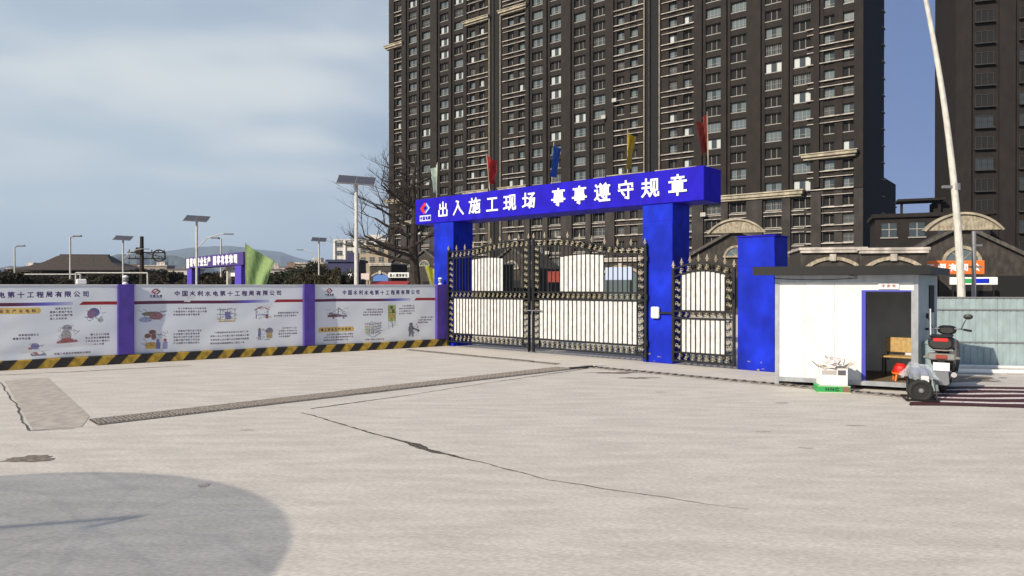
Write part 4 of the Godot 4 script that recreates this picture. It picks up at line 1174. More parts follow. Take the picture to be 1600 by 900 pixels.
func fence():
	var o := thing("boundary_wall", "low site boundary wall with purple posts and a yellow and black striped base", "wall", WALL_AT, WALL_YAW)
	bx("plinth", Vector3(-9.35, 0.11, 0.0), Vector3(18.7, 0.22, 0.30), M.yellow, o, 0.01)
	var shape := func(seed_: int):
		rng.seed = seed_
		var b := MB.new()
		var j := func(): return rng.randf_range(-0.012, 0.012)
		var p := PackedVector2Array([Vector2(-0.235 + j.call(), 0.002), Vector2(0.055 + j.call(), 0.002), Vector2(0.235 + j.call(), 0.218), Vector2(-0.055 + j.call(), 0.218)])
		b.prism(p, 0.148, 0.154)
		b.box(Vector3(0.09, 0.2225, 0.0), Vector3(0.29, 0.004, 0.30))
		return b.done(M.black_paint)
	var vs := []
	for v in 4: vs.append(shape.call(v + 60))
	for k in 32:
		inst("stripe", vs[k % 4], o, Transform3D(Basis.IDENTITY, Vector3(-0.30 - k * 0.58, 0, 0)))
	bx("panel", Vector3(-9.35, 1.11, -0.04), Vector3(18.7, 1.77, 0.10), M.panel_white, o)
	for t in [[-0.205, 0.41], [-4.64, 0.33], [-9.385, 0.37], [-14.1, 0.35], [-18.5, 0.35]]:
		bx("post", Vector3(t[0], 1.13, 0.0), Vector3(t[1], 1.80, 0.26), M.purple, o, 0.01)
	bx("end_post", Vector3(0.07, 1.02, 0.03), Vector3(0.14, 2.04, 0.34), mt(0.10, 0.09, 0.12, 0.6, 0, 0.2, 1.0), o, 0.01)
	bx("coping", Vector3(-9.35, 2.01, -0.04), Vector3(18.7, 0.03, 0.16), M.panel_white, o)
	var spec := [[-13.92, -9.58, 1, "printed safety banner with yellow title pill at its upper left, cut by the left edge"], [-9.19, -4.81, 2, "printed safety banner with a scaffold and a kiosk drawing, between two purple posts"], [-4.47, -0.42, 3, "printed safety banner with a green poster drawing, nearest the gate"]]
	for s in spec:
		var w: float = s[1] - s[0]
		var st := SurfaceTool.new()
		st.begin(Mesh.PRIMITIVE_TRIANGLES)
		var nx := 44; var ny := 18
		var wav := FastNoiseLite.new(); wav.seed = s[2]; wav.frequency = 0.55; wav.fractal_octaves = 3
		for j in ny + 1:
			for i in nx + 1:
				var u := float(i) / nx; var v := float(j) / ny
				var edge := minf(minf(u, 1 - u) * 8, minf(v, 1 - v) * 5)
				var z := 0.022 + 0.020 * wav.get_noise_2d(u * w * 1.2 + v * 2.0, v * 3.4 + u * 1.5) * minf(1.0, edge + 0.15)
				if s[2] == 1:    # the sagging folds low on the left banner
					var q := (v - 0.98 + 0.28 * (u - 0.45)) * 16.0
					z += 0.016 * exp(-q * q * 0.25) * sin(q * 2.0) * smoothstep(0.3, 0.5, u) * smoothstep(0.95, 0.8, u)
				st.set_uv(Vector2(u, v)); st.set_smooth_group(0)
				st.add_vertex(Vector3(u * w, 1.985 - v * 1.755 + 0.006 * sin(u * 9), z))
		for j in ny:
			for i in nx:
				var a := j * (nx + 1) + i
				for q in [a, a + 1, a + nx + 2, a, a + nx + 2, a + nx + 1]: st.add_index(q)
		st.generate_normals()
		var m := StandardMaterial3D.new()
		m.albedo_texture = print_banner(s[2]); m.roughness = 0.45
		m.cull_mode = BaseMaterial3D.CULL_DISABLED
		m.texture_filter = BaseMaterial3D.TEXTURE_FILTER_LINEAR_WITH_MIPMAPS
		var mesh := st.commit()
		mesh.surface_set_material(0, m)
		var bn := inst("safety_banner", mesh, self)
		bn.position = on_wall(s[0], 0.0); bn.rotation.y = WALL_YAW
		tag(bn, s[3], "banner", "safety banners on the wall")
	for q in [[-0.22, "small white lamp on the purple post nearest the gate"], [-9.385, "small white lamp on the purple post left of the scaffold banner"]]:
		var l := thing("post_lamp", q[1], "lamp", on_wall(q[0]) + Vector3(0, 2.03, 0), WALL_YAW)
		var b := MB.new(); b.lathe([Vector2(0, 0), Vector2(0.07, 0), Vector2(0.07, 0.03), Vector2(0.04, 0.045), Vector2(0.045, 0.06)], 10)
		obj("base", b, M.white, l)
		var c := MB.new(); c.lathe([Vector2(0.045, 0.06), Vector2(0.075, 0.10), Vector2(0.07, 0.15), Vector2(0.03, 0.165)], 10); obj("body", c, M.lamp_grey, l)
		var d := MB.new(); d.lathe([Vector2(0.03, 0.165), Vector2(0.075, 0.18), Vector2(0.055, 0.22), Vector2(0, 0.235)], 10); obj("cap", d, M.white, l)
	var fl := thing("floodlight", "small white box standing on the wall left of the first purple post", "box", on_wall(-10.35) + Vector3(0, 2.025, 0), WALL_YAW)
	bx("case", Vector3(0, 0.07, -0.03), Vector3(0.22, 0.13, 0.12), M.white, fl, 0.02)
	bx("foot", Vector3(0, 0.005, -0.03), Vector3(0.08, 0.012, 0.08), M.lamp_grey, fl)

# ---------------------------------------------------------------- guard hut
const HUT_AT := Vector3(5.30, 0, -14.19)
var hut_x := Vector3(0.906, 0, 0.423)      # along the front, to the right
var hut_z := Vector3(-0.625, 0, 0.78)      # out of the front
func on_hut(x: float, back: float, h := 0.0) -> Vector3:
	return HUT_AT + hut_x * x - hut_z * back + Vector3(0, h, 0)

func hut_quad(o: Node, called: String, x0: float, x1: float, b0: float, b1: float, h0: float, h1: float, mat: Material):
	var b := MB.new()
	var c := on_hut((x0 + x1) / 2, (b0 + b1) / 2, (h0 + h1) / 2) - HUT_AT
	var q := []
	for i in 8: q.append(on_hut(x1 if i & 1 else x0, b0 if i & 4 else b1, h1 if i & 2 else h0) - HUT_AT)
	for f in [[4, 5, 7, 6], [1, 0, 2, 3], [5, 1, 3, 7], [0, 4, 6, 2], [6, 7, 3, 2], [0, 1, 5, 4]]:
		b.face(q[f[0]], q[f[1]], q[f[2]], q[f[3]], c)
	return obj(called, b, mat, o)

func hut():
	var o := thing("guard_hut", "small white panel guard hut with a dark flat roof and an open doorway", "hut", HUT_AT)
	var W := 2.51; var B := 2.15; var H := 2.20
	hut_quad(o, "floor", 0.03, W - 0.03, 0.03, B - 0.03, 0.10, 0.15, M.floor_ply)
	hut_quad(o, "front_wall", 0.075, 1.60, 0.02, 0.07, 0.17, H, M.panel_white)
	hut_quad(o, "lintel_panel", 1.60, W - 0.075, 0.02, 0.07, 1.91, H, M.panel_white)
	hut_quad(o, "back_wall", 0.05, W - 0.05, B - 0.06, B - 0.01, 0.15, H, M.panel_white)
	hut_quad(o, "left_wall", 0.0, 0.05, 0.075, B - 0.075, 0.12, H, M.panel_white)
	var rw = hut_quad(o, "right_wall", W - 0.05, W, 0.075, B - 0.075, 0.12, H, M.fence_sheet)
	hut_quad(rw, "side_window", W + 0.0, W + 0.02, 1.2, 1.75, 1.45, 2.0, M.void)
	for p in [[0.0, 0.0], [W - 0.075, 0.0], [W - 0.075, B - 0.075], [0.0, B - 0.075]]:
		hut_quad(o, "corner_post", p[0], p[0] + 0.075, p[1], p[1] + 0.075, 0.0, H, M.alu)
	hut_quad(o, "base_rail", 0.075, W - 0.075, 0.0, 0.06, 0.08, 0.17, M.alu)
	hut_quad(o, "top_rail", 0.075, W - 0.075, 0.0, 0.02, H - 0.14, H, M.alu)
	hut_quad(o, "door_jamb", 1.56, 1.63, 0.005, 0.075, 0.17, 1.91, mt(0.05, 0.055, 0.4, 0.5))
	hut_quad(o, "door_jamb", W - 0.115, W - 0.075, 0.005, 0.075, 0.17, 1.91, M.alu)
	hut_quad(o, "door_head", 1.63, W - 0.115, 0.005, 0.075, 1.88, 1.91, mt(0.05, 0.055, 0.4, 0.5))
	for x in [0.55, 1.08]: hut_quad(o, "panel_joint", x, x + 0.006, 0.017, 0.02, 0.17, H - 0.14, M.alu)
	hut_quad(o, "roof", -0.30, W + 0.22, -0.30, B + 0.2, H + 0.01, H + 0.15, M.roof_dark)
	hut_quad(o, "roof_edge", -0.32, W + 0.24, -0.32, -0.30, H - 0.0, H + 0.17, M.iron)
	for p in [[0.05, 0.1], [1.2, 0.1], [2.3, 0.1], [0.05, 1.9], [2.3, 1.9]]:
		hut_quad(o, "footing_brick", p[0], p[0] + 0.22, p[1], p[1] + 0.12, 0.0, 0.08, M.stain)
	hut_quad(o, "back_edge_trim", W, W + 0.03, B - 0.16, B - 0.08, 0.1, H, M.alu)
	var lamp := MB.new()
	lamp.lathe([Vector2(0.0, -0.07), Vector2(0.05, -0.06), Vector2(0.075, -0.02), Vector2(0.05, 0.0), Vector2(0.0, 0.0)], 12, Transform3D(Basis.IDENTITY, on_hut(1.45, -0.14, H + 0.005) - HUT_AT))
	obj("eave_lamp", lamp, M.lamp_grey, o)
	var cable := MB.new()
	var cp := []
	for k in 9: cp.append(on_hut(-0.02 + 0.19 * k, -0.02, H - 0.06 - 0.03 * sin(PI * k / 8.0)) - HUT_AT)
	cable.tube(cp, 0.007, 5)
	obj("cable", cable, M.iron, o)
	rng.seed = 3
	var sc := MB.new()
	for x in [0.11, 0.53, 0.57, 1.06, 1.10, 1.54]:
		for k in 6:
			sc.ball(on_hut(x, 0.018, 0.25 + 0.35 * k) - HUT_AT, Vector3(0.008, 0.008, 0.008), 5, 4)
	obj("panel_screws", sc, M.alu, o).set_meta("kind", "stuff")
	# name plate over the door
	var pl_ := thing("door_plate", "small white name plate above the hut doorway", "sign", on_hut(2.02, -0.005, 1.99))
	pl_.rotation.y = atan2(-hut_x.z, hut_x.x)
	bx("plate", Vector3(0, 0, 0), Vector3(0.34, 0.12, 0.015), M.white, pl_)
	for k in 3: obj("plate_character", _placed(glyph_mesh("守安司"[k], 0.06, 0.06, 0.009, 0.003), Vector3(-0.09 + k * 0.09, 0, 0.008)), mt(0.3, 0.12, 0.12, 0.6), pl_)
	# plywood seat inside
	var se := thing("plywood_seat", "yellow plywood seat with a backrest inside the hut", "chair", on_hut(2.02, 1.05, 0.15), -0.62)
	bx("seat", Vector3(0, 0.42, 0), Vector3(0.62, 0.035, 0.40), M.ply, se, 0.01)
	var bk := bx("backrest", Vector3(0, 0.64, -0.20), Vector3(0.54, 0.30, 0.03), M.ply, se, 0.01)
	bk.rotation.x = 0.0
	for x in [-0.27, 0.27]:
		for z in [-0.17, 0.17]: bx("leg", Vector3(x, 0.20, z), Vector3(0.035, 0.40, 0.035), M.iron, se)
		bx("back_support", Vector3(x * 0.85, 0.56, -0.225), Vector3(0.03, 0.46, 0.02), M.iron, se)
	var so := thing("plastic_stool", "low orange plastic stool inside the hut doorway", "stool", on_hut(2.14, 0.50, 0.15), -0.5)
	var b := MB.new(); b.lathe([Vector2(0.0, 0.17), Vector2(0.15, 0.17), Vector2(0.16, 0.16), Vector2(0.16, 0.135), Vector2(0.14, 0.135)], 18); obj("seat", b, M.orange, so)
	for k in 4:
		var a := TAU * k / 4 + 0.6
		var l := MB.new(); l.tube([Vector3(cos(a) * 0.12, 0.15, sin(a) * 0.12), Vector3(cos(a) * 0.16, 0.0, sin(a) * 0.16)], 0.02, 6); obj("leg", l, M.orange, so)
	var hh := thing("hard_hat", "red hard hat lying on the orange stool in the doorway", "helmet", on_hut(2.14, 0.50, 0.32), 0.4)
	var sh := MB.new(); sh.lathe([Vector2(0.135, 0.02), Vector2(0.13, 0.07), Vector2(0.11, 0.12), Vector2(0.07, 0.15), Vector2(0.0, 0.16)], 18); obj("shell", sh, M.red, hh)
	var br := MB.new(); br.lathe([Vector2(0.13, 0.0), Vector2(0.165, 0.008), Vector2(0.165, 0.014), Vector2(0.135, 0.022)], 18); obj("brim", br, M.red, hh)
	bx("ridge", Vector3(0, 0.155, 0), Vector3(0.03, 0.02, 0.18), M.red, hh, 0.008)

# ---------------------------------------------------------------- things about the yard
func wheel(o: Node, c: Vector3, R: float, w: float, spokes := 6):
	var tb := MB.new(); tb.torus(Vector3.ZERO, Basis.IDENTITY, R - w / 2, w / 2, 24, 8, 1.0)
	var t := obj("wheel", tb, M.rubber, o); t.position = c
	var rb := MB.new()
	rb.torus(Vector3.ZERO, Basis.IDENTITY, R - w - 0.01, 0.014, 20, 6, 2.2)
	for k in spokes:
		var a := TAU * k / spokes
		rb.tube([Vector3(0, 0.02 * cos(a), 0.02 * sin(a)), Vector3(0, (R - w - 0.01) * cos(a), (R - w - 0.01) * sin(a))], 0.012, 5)
	rb.tube([Vector3(-0.06, 0, 0), Vector3(0.06, 0, 0)], 0.035, 10)
	obj("rim", rb, M.silver, t)
	return t

func hull(b: MB, secs: Array, n := 14):    # smooth body through rounded sections [z, centre height, half width, half height]
	var rings := []
	for s in secs:
		var ring := []
		for k in n:
			var a := TAU * k / n
			var cx := cos(a); var sy := sin(a)
			ring.append(Vector3(signf(cx) * pow(absf(cx), 0.7) * s[2], s[1] + signf(sy) * pow(absf(sy), 0.7) * s[3], s[0]))
		rings.append(ring)
	for i in rings.size() - 1:
		var mid := Vector3(0, (secs[i][1] + secs[i + 1][1]) / 2, (secs[i][0] + secs[i + 1][0]) / 2)
		for k in n: b.face(rings[i][k], rings[i][(k + 1) % n], rings[i + 1][(k + 1) % n], rings[i + 1][k], mid)
	for e in [0, -1]:
		var c := Vector3(0, secs[e][1], secs[e][0])
		for k in n: b.otri(c, rings[e][k], rings[e][(k + 1) % n], Vector3(0, secs[1][1], secs[1][0]) if e == 0 else Vector3(0, secs[-2][1], secs[-2][0]))

func scooter(label: String, at: Vector3, yaw: float):
	var o := thing("motor_scooter", label, "scooter", at, yaw)
	o.scale = Vector3.ONE * 1.08     # rear wheel at local z 0, nose towards -z
	wheel(o, Vector3(0, 0.23, 0), 0.23, 0.105)
	wheel(o, Vector3(0, 0.23, -1.26), 0.23, 0.095)
	var b := MB.new(); hull(b, [[0.20, 0.63, 0.10, 0.05], [0.12, 0.60, 0.17, 0.10], [-0.10, 0.56, 0.19, 0.14], [-0.40, 0.50, 0.17, 0.16], [-0.56, 0.42, 0.14, 0.14]]); obj("tail_body", b, M.black, o)
	b = MB.new(); hull(b, [[0.06, 0.74, 0.12, 0.03], [-0.05, 0.745, 0.16, 0.05], [-0.35, 0.74, 0.16, 0.05], [-0.58, 0.70, 0.12, 0.04]]); obj("seat", b, M.rubber, o)
	bx("floorboard", Vector3(0, 0.28, -0.75), Vector3(0.34, 0.07, 0.46), M.black, o, 0.025)
	b = MB.new(); hull(b, [[-0.92, 0.30, 0.17, 0.08], [-0.97, 0.52, 0.20, 0.22], [-1.03, 0.74, 0.19, 0.14], [-1.10, 0.80, 0.10, 0.08]]); obj("leg_shield", b, mt(0.035, 0.035, 0.04, 0.35), o)
	b = MB.new()
	for s in [-1, 1]: b.tube([Vector3(s * 0.075, 0.23, -1.26), Vector3(s * 0.06, 0.52, -1.15), Vector3(s * 0.03, 0.80, -1.05)], 0.02, 6)
	b.tube([Vector3(0, 0.7, -1.06), Vector3(0, 1.02, -0.93)], 0.022, 8)
	obj("fork", b, M.chrome, o)
	b = MB.new()
	for k in 8:
		var a0 := -0.9 + 1.8 * k / 8.0; var a1 := -0.9 + 1.8 * (k + 1) / 8.0
		b.box(Vector3(0, 0.23 + 0.26 * cos((a0 + a1) / 2), -1.26 + 0.26 * sin((a0 + a1) / 2)), Vector3(0.13, 0.012, 0.075), Transform3D(Basis.IDENTITY, Vector3.ZERO))
	obj("front_fender", b, M.black, o)
	b = MB.new(); hull(b, [[-0.86, 1.02, 0.10, 0.05], [-0.93, 1.03, 0.15, 0.08], [-1.02, 1.00, 0.12, 0.07], [-1.08, 0.97, 0.07, 0.05]]); obj("headset", b, M.black, o)
	b = MB.new(); b.tube([Vector3(-0.34, 1.03, -0.82), Vector3(-0.2, 1.05, -0.90), Vector3(0.2, 1.05, -0.90), Vector3(0.34, 1.03, -0.82)], 0.014, 6)
	var hb := obj("handlebar", b, M.chrome, o)
	for s in [-1, 1]:
		b = MB.new(); b.tube([Vector3(s * 0.26, 1.04, -0.87), Vector3(s * 0.37, 1.025, -0.80)], 0.021, 8); obj("grip", b, M.rubber, hb)
		b = MB.new(); b.tube([Vector3(s * 0.22, 1.06, -0.90), Vector3(s * 0.27, 1.18, -0.90), Vector3(s * 0.30, 1.24, -0.89)], 0.008, 5)
		b.ball(Vector3(s * 0.32, 1.27, -0.89), Vector3(0.075, 0.05, 0.018), 12, 6); obj("mirror", b, M.black, hb)
	b = MB.new(); b.ball(Vector3(0, 0.95, -1.09), Vector3(0.075, 0.06, 0.03), 12, 6); obj("headlight", b, M.panel_white, o)
	# top case on a carrier over the tail
	b = MB.new()
	for s in [-1, 1]: b.tube([Vector3(s * 0.12, 0.72, -0.1), Vector3(s * 0.14, 0.76, 0.12), Vector3(s * 0.13, 0.765, 0.34)], 0.012, 6)
	b.tube([Vector3(-0.17, 0.755, 0.30), Vector3(0.17, 0.755, 0.30)], 0.016, 6)
	obj("carrier", b, M.chrome, o)
	b = MB.new(); hull(b, [[0.40, 0.87, 0.15, 0.08], [0.37, 0.87, 0.185, 0.105], [0.24, 0.88, 0.20, 0.115], [0.08, 0.88, 0.185, 0.105], [0.03, 0.87, 0.15, 0.08]]); var tc := obj("top_case", b, M.black, o)
	bx("reflector", Vector3(0, 0.925, 0.392), Vector3(0.22, 0.06, 0.03), M.red, tc, 0.012)
	bx("case_lid", Vector3(0, 0.985, 0.22), Vector3(0.33, 0.035, 0.32), M.black, tc, 0.015)
	# tail lamp, plate, flap
	bx("tail_panel", Vector3(0, 0.64, 0.215), Vector3(0.40, 0.125, 0.06), M.silver, o, 0.02)
	bx("tail_light", Vector3(0, 0.635, 0.25), Vector3(0.17, 0.07, 0.025), mt(0.28, 0.05, 0.03, 0.3), o, 0.01)
	for s in [-1, 1]: bx("turn_signal", Vector3(s * 0.225, 0.62, 0.20), Vector3(0.09, 0.05, 0.05), M.silver, o, 0.018)
	var pv := bx("number_plate", Vector3(0, 0.475, 0.262), Vector3(0.235, 0.135, 0.006), M.white, o)
	pv.rotation.x = 0.0
	bx("plate_bracket", Vector3(0, 0.50, 0.235), Vector3(0.10, 0.20, 0.04), M.iron, o)
	b = MB.new(); b.prism(PackedVector2Array([Vector2(-0.10, 0.40), Vector2(0.10, 0.40), Vector2(0.115, 0.2), Vector2(0.08, 0.17), Vector2(-0.08, 0.17), Vector2(-0.115, 0.2)]), 0.255, 0.265); obj("mud_flap", b, mt(0.16, 0.17, 0.19, 0.6), o)
	b = MB.new(); b.tube([Vector3(0.15, 0.30, -0.4), Vector3(0.17, 0.30, -0.05), Vector3(0.17, 0.34, 0.16)], [0.03, 0.045, 0.045], 10); obj("exhaust", b, M.lamp_grey, o)
	b = MB.new(); hull(b, [[0.08, 0.26, 0.04, 0.06], [-0.1, 0.28, 0.10, 0.10], [-0.4, 0.30, 0.11, 0.11], [-0.52, 0.30, 0.06, 0.08]]); obj("engine", b, M.lamp_grey, o)
	b = MB.new(); b.tube([Vector3(0.06, 0.25, -0.45), Vector3(-0.12, 0.13, -0.47), Vector3(-0.20, 0.012, -0.50)], 0.012, 6); obj("kick_stand", b, M.iron, o)

func crumple(w: float, d: float, hgt: Callable, seed_: int, amp: float, nx := 22, nz := 18) -> MB:
	var n := FastNoiseLite.new(); n.seed = seed_; n.frequency = 2.2; n.fractal_octaves = 3
	var b := MB.new()
	var p := []
	for j in nz + 1:
		var row := []
		for i in nx + 1:
			var u := float(i) / nx - 0.5; var v := float(j) / nz - 0.5
			var x := u * w; var z := v * d
			row.append(Vector3(x + amp * n.get_noise_3d(x * 3, z * 3, 9), hgt.call(u, v) + amp * 1.6 * n.get_noise_2d(x * 3.5, z * 3.5), z + amp * n.get_noise_3d(x * 3, z * 3, 40)))
		p.append(row)
	for j in nz:
		for i in nx:
			b.tri(p[j][i], p[j + 1][i], p[j + 1][i + 1]); b.tri(p[j][i], p[j + 1][i + 1], p[j][i + 1])
	return b

func yard_things():
	# carton and green tray
	var cy := -0.20
	var tr := thing("green_tray", "low green carton with dark lettering lying under the white carton", "box", pt(6.00, 13.12), cy)
	bx("box", Vector3(0, 0.065, -0.16), Vector3(0.58, 0.13, 0.36), M.green, tr, 0.008)
	bx("end_panel", Vector3(0.21, 0.065, 0.0215), Vector3(0.13, 0.11, 0.003), mt(0.2, 0.12, 0.08, 0.7), tr)
	for s in [-1, 1]: bx("pale_edge", Vector3(0, 0.065 + s * 0.058, 0.0225), Vector3(0.57, 0.012, 0.005), mt(0.5, 0.6, 0.42, 0.6), tr)
	for k in 3: obj("box_letter", _placed(glyph_mesh("HNC"[k], 0.065, 0.055, 0.014, 0.003), Vector3(-0.12 + 0.085 * k, 0.065, 0.02)), M.black, tr)
	var ct := thing("white_carton", "open white carton with grey printing, stacked on the green carton by the hut wall", "box", pt(6.01, 13.15, 0.131), cy)
	var b := MB.new()
	for s in [-1, 1]:
		b.box(Vector3(s * 0.236, 0.165, -0.15), Vector3(0.008, 0.33, 0.31)); b.box(Vector3(0, 0.165, -0.15 + s * 0.151), Vector3(0.464, 0.33, 0.008))
	b.box(Vector3(0, 0.006, -0.15), Vector3(0.464, 0.012, 0.294))
	obj("sides", b, M.white, ct)
	for q in [[-1, 0.75], [1, 0.55]]:
		var f := bx("flap", Vector3(q[0] * 0.07, 0, 0), Vector3(0.16, 0.005, 0.29), M.card, ct)
		f.position = Vector3(q[0] * 0.24, 0.335, -0.15); f.rotation.z = q[0] * q[1]
	bx("printed_band", Vector3(-0.08, 0.24, 0.0062), Vector3(0.26, 0.085, 0.002), mt(0.42, 0.39, 0.37, 0.7), ct)
	bx("printed_band", Vector3(0.14, 0.24, 0.0062), Vector3(0.14, 0.095, 0.002), mt(0.10, 0.09, 0.11, 0.7), ct)
	bx("tape", Vector3(0, 0.325, 0.0065), Vector3(0.46, 0.02, 0.003), mt(0.4, 0.34, 0.28, 0.6), ct)
	rng.seed = 15
	for k in 3:
		var pm := crumple(0.42 - 0.06 * k, 0.30, func(u, v): return 0.05 * sin(u * 5 + k) + 0.05 * absf(u), 70 + k, 0.035, 10, 8)
		var pp := obj("waste_paper", pm, mt(0.62, 0.55, 0.56, 0.85) if k else M.card, self)
		pp.position = pt(6.0 + 0.06 * (k - 0.5), 13.28, 0.49 + 0.05 * k); pp.rotation = Vector3(0.1, cy + k * 0.8, 0.22 * (k - 0.3))
		tag(pp, ["brown sheet of waste paper lowest in the open white carton", "pinkish crumpled sheet of paper in the middle of the open carton's heap", "pinkish crumpled sheet of paper topmost in the open white carton"][k], "paper", "waste paper heaped in the carton")
	# striped mat
	var mb := MB.new()
	var A := Vector2(6.6, 11.7); var Bq := Vector2(11.2, 11.2); var C := Vector2(11.6, 13.7); var Dq := Vector2(8.0, 13.75)
	var nn := 9
	var sheet_n := FastNoiseLite.new(); sheet_n.frequency = 0.8; sheet_n.seed = 3
	for i in nn:
		for k in 16:
			var q := []
			for e in [[i, k], [i, k + 1], [i + 1, k + 1], [i + 1, k]]:
				var f := (float(e[0]) + (0.36 if int(e[0]) % 2 else 0.0)) / nn; var g := float(e[1]) / 16
				var xy: Vector2 = A.lerp(Dq, f).lerp(Bq.lerp(C, f), g) + Vector2(0, 0.05 * sin(g * 11 + f * 5))
				q.append(pt(xy.x, xy.y, 0.012 + 0.004 * sheet_n.get_noise_2d(xy.x * 2.4, xy.y * 4.0)))
			mb.col = Color(0.86, 0.78, 0.76) if i % 2 else Color(0.075, 0.016, 0.02)
			mb.quad(q[0], q[1], q[2], q[3])
	var matm := mt(1, 1, 1, 0.8, 0, 0.2, 2.0); matm.vertex_color_use_as_albedo = true
	tag(obj("striped_mat", mb, matm), "maroon and white striped woven sheet spread on the ground under the scooter", "mat")
	scooter("black scooter with a top case and red reflector, seen from behind beside the hut", pt(7.86, 12.85, 0.03), -0.62)
	# covered machine
	var mc := thing("covered_machine", "low black machine with a round drum under a crumpled clear plastic sheet", "machine", pt(7.06, 12.2, 0.0), -0.35)
	b = MB.new(); b.torus(Vector3(0, 0.185, 0.10), Basis(Vector3.UP, PI / 2), 0.155, 0.045, 26, 8); b.lathe([Vector2(0.0, 0), Vector2(0.13, 0), Vector2(0.13, 0.06), Vector2(0.0, 0.06)], 20, Transform3D(Basis(Vector3.RIGHT, PI / 2), Vector3(0, 0.185, 0.06)))
	obj("drum", b, M.rubber, mc)
	b = MB.new(); b.lathe([Vector2(0.0, 0.09), Vector2(0.03, 0.085), Vector2(0.045, 0.06), Vector2(0.045, 0.03)], 14, Transform3D(Basis(Vector3.RIGHT, PI / 2), Vector3(0.01, 0.19, 0.06))); obj("hub", b, M.lamp_grey, mc)
	b = MB.new()
	b.tube([Vector3(-0.22, 0.03, 0.17), Vector3(0.26, 0.03, 0.17), Vector3(0.28, 0.05, -0.25), Vector3(-0.24, 0.05, -0.25), Vector3(-0.22, 0.03, 0.17)], 0.018, 6)
	for x in [-0.2, 0.24]: b.tube([Vector3(x, 0.03, 0.15), Vector3(x * 0.9, 0.36, 0.05), Vector3(x * 0.8, 0.5, -0.2)], 0.016, 6)
	obj("frame", b, M.iron, mc)
	bx("housing", Vector3(0.01, 0.27, -0.12), Vector3(0.36, 0.40, 0.30), M.black, mc, 0.05)
	bx("tank", Vector3(0.02, 0.50, -0.08), Vector3(0.30, 0.12, 0.26), mt(0.08, 0.09, 0.2, 0.4), mc, 0.04)
	bx("label_patch", Vector3(0.08, 0.38, 0.033), Vector3(0.12, 0.12, 0.006), M.white, mc)
	var cov := crumple(0.54, 0.50, func(u, v):
		var r := maxf(absf(u) * 1.75, absf(v) * 1.75)
		return 0.615 - 0.20 * smoothstep(0.4, 0.9, r), 5, 0.045)
	obj("plastic_sheet", cov, M.film, mc).position = Vector3(0.0, 0.0, -0.10)
	# tub and broom by the hut side
	var tb := thing("plastic_bin", "pale grey blue plastic bin standing against the hut's right side", "bin", pt(7.99, 13.36), 0.0)
	b = MB.new(); b.lathe([Vector2(0.0, 0.0), Vector2(0.12, 0.0), Vector2(0.135, 0.88), Vector2(0.15, 0.89), Vector2(0.15, 0.94), Vector2(0.125, 0.94), Vector2(0.11, 0.1), Vector2(0, 0.1)], 20); obj("body", b, mt(0.27, 0.36, 0.40, 0.5), tb)
	var bc := crumple(0.28, 0.24, func(u, v): return 0.98 - 0.08 * (absf(u) + absf(v)), 17, 0.04, 9, 8); obj("rag", bc, M.fence_sheet, tb)
	var br := thing("broom", "white handled broom leaning by the hut's right side", "broom", pt(8.10, 13.62), 0.0)
	b = MB.new(); b.tube([Vector3(0, 0.22, 0), Vector3(-0.03, 1.55, 0.02)], 0.021, 8); obj("handle", b, M.white, br)
	b = MB.new(); b.lathe([Vector2(0.14, 0.0), Vector2(0.10, 0.12), Vector2(0.04, 0.24), Vector2(0.02, 0.26)], 12, Transform3D(Basis.from_scale(Vector3(1, 1, 0.45)), Vector3.ZERO)); obj("bristles", b, M.ply, br)
	# sheet fence
	var fy := atan2(-0.19, 0.98)
	var fe := thing("sheet_fence", "pale white sheet metal site fence to the right of the hut", "fence", pt(9.55, 17.75), fy)
	for k in 7:
		var pb := MB.new()
		var xx := 0.0
		for r in 8:      # shallow ribs
			pb.box(Vector3(k * 1.2 + 0.075 + r * 0.149, 0.86, 0.0), Vector3(0.11, 1.64, 0.03), Transform3D.IDENTITY, 0.004); pb.box(Vector3(k * 1.2 + 0.15 + r * 0.149, 0.86, -0.006), Vector3(0.04, 1.64, 0.02))
		obj("fence_sheet", pb, M.fence_sheet, fe)
		bx("fence_post", Vector3(k * 1.2, 0.86, -0.06), Vector3(0.05, 1.72, 0.05), M.lamp_grey, fe)
	for y in [0.60, 1.40, 1.70]: bx("fence_rail", Vector3(4.2, y, 0.026), Vector3(8.4, 0.035, 0.02), M.lamp_grey, fe)
	bx("kerb", Vector3(4.2, 0.03, 0.25), Vector3(8.4, 0.06, 0.2), M.panel_white, fe, 0.01)
	var pp := thing("white_pipe", "white plastic pipe lying along the foot of the sheet fence", "pipe", pt(9.3, 16.1, 0.05), -0.12)
	b = MB.new(); b.tube([Vector3(0, 0, 0), Vector3(3.5, 0, 0)], 0.05, 10); obj("tube", b, M.white, pp)
	for x in [0.05, 1.75, 3.4]:
		b = MB.new(); b.tube([Vector3(x, 0, 0), Vector3(x + 0.12, 0, 0)], 0.06, 10); obj("coupling", b, M.panel_white, pp)
	# debris at the drain junction
	var db := thing("wood_scrap", "dark splintered board with a pale chip lying where the drains meet", "scrap wood", pt(1.72, 17.0, 0.012), 0.62)
	bx("board", Vector3(0, 0.02, 0), Vector3(0.85, 0.03, 0.10), M.black, db, 0.006)
	bx("chip", Vector3(0.42, 0.04, 0.10), Vector3(0.35, 0.02, 0.05), M.panel_white, db, 0.005)
	# parasol outside the view: its round shade lies on the yard in the foreground
	var pa := thing("parasol", "large round grey parasol beside the yard, left of the view", "parasol", pt(-7.75, 1.85))
	b = MB.new()
	var R := 2.75
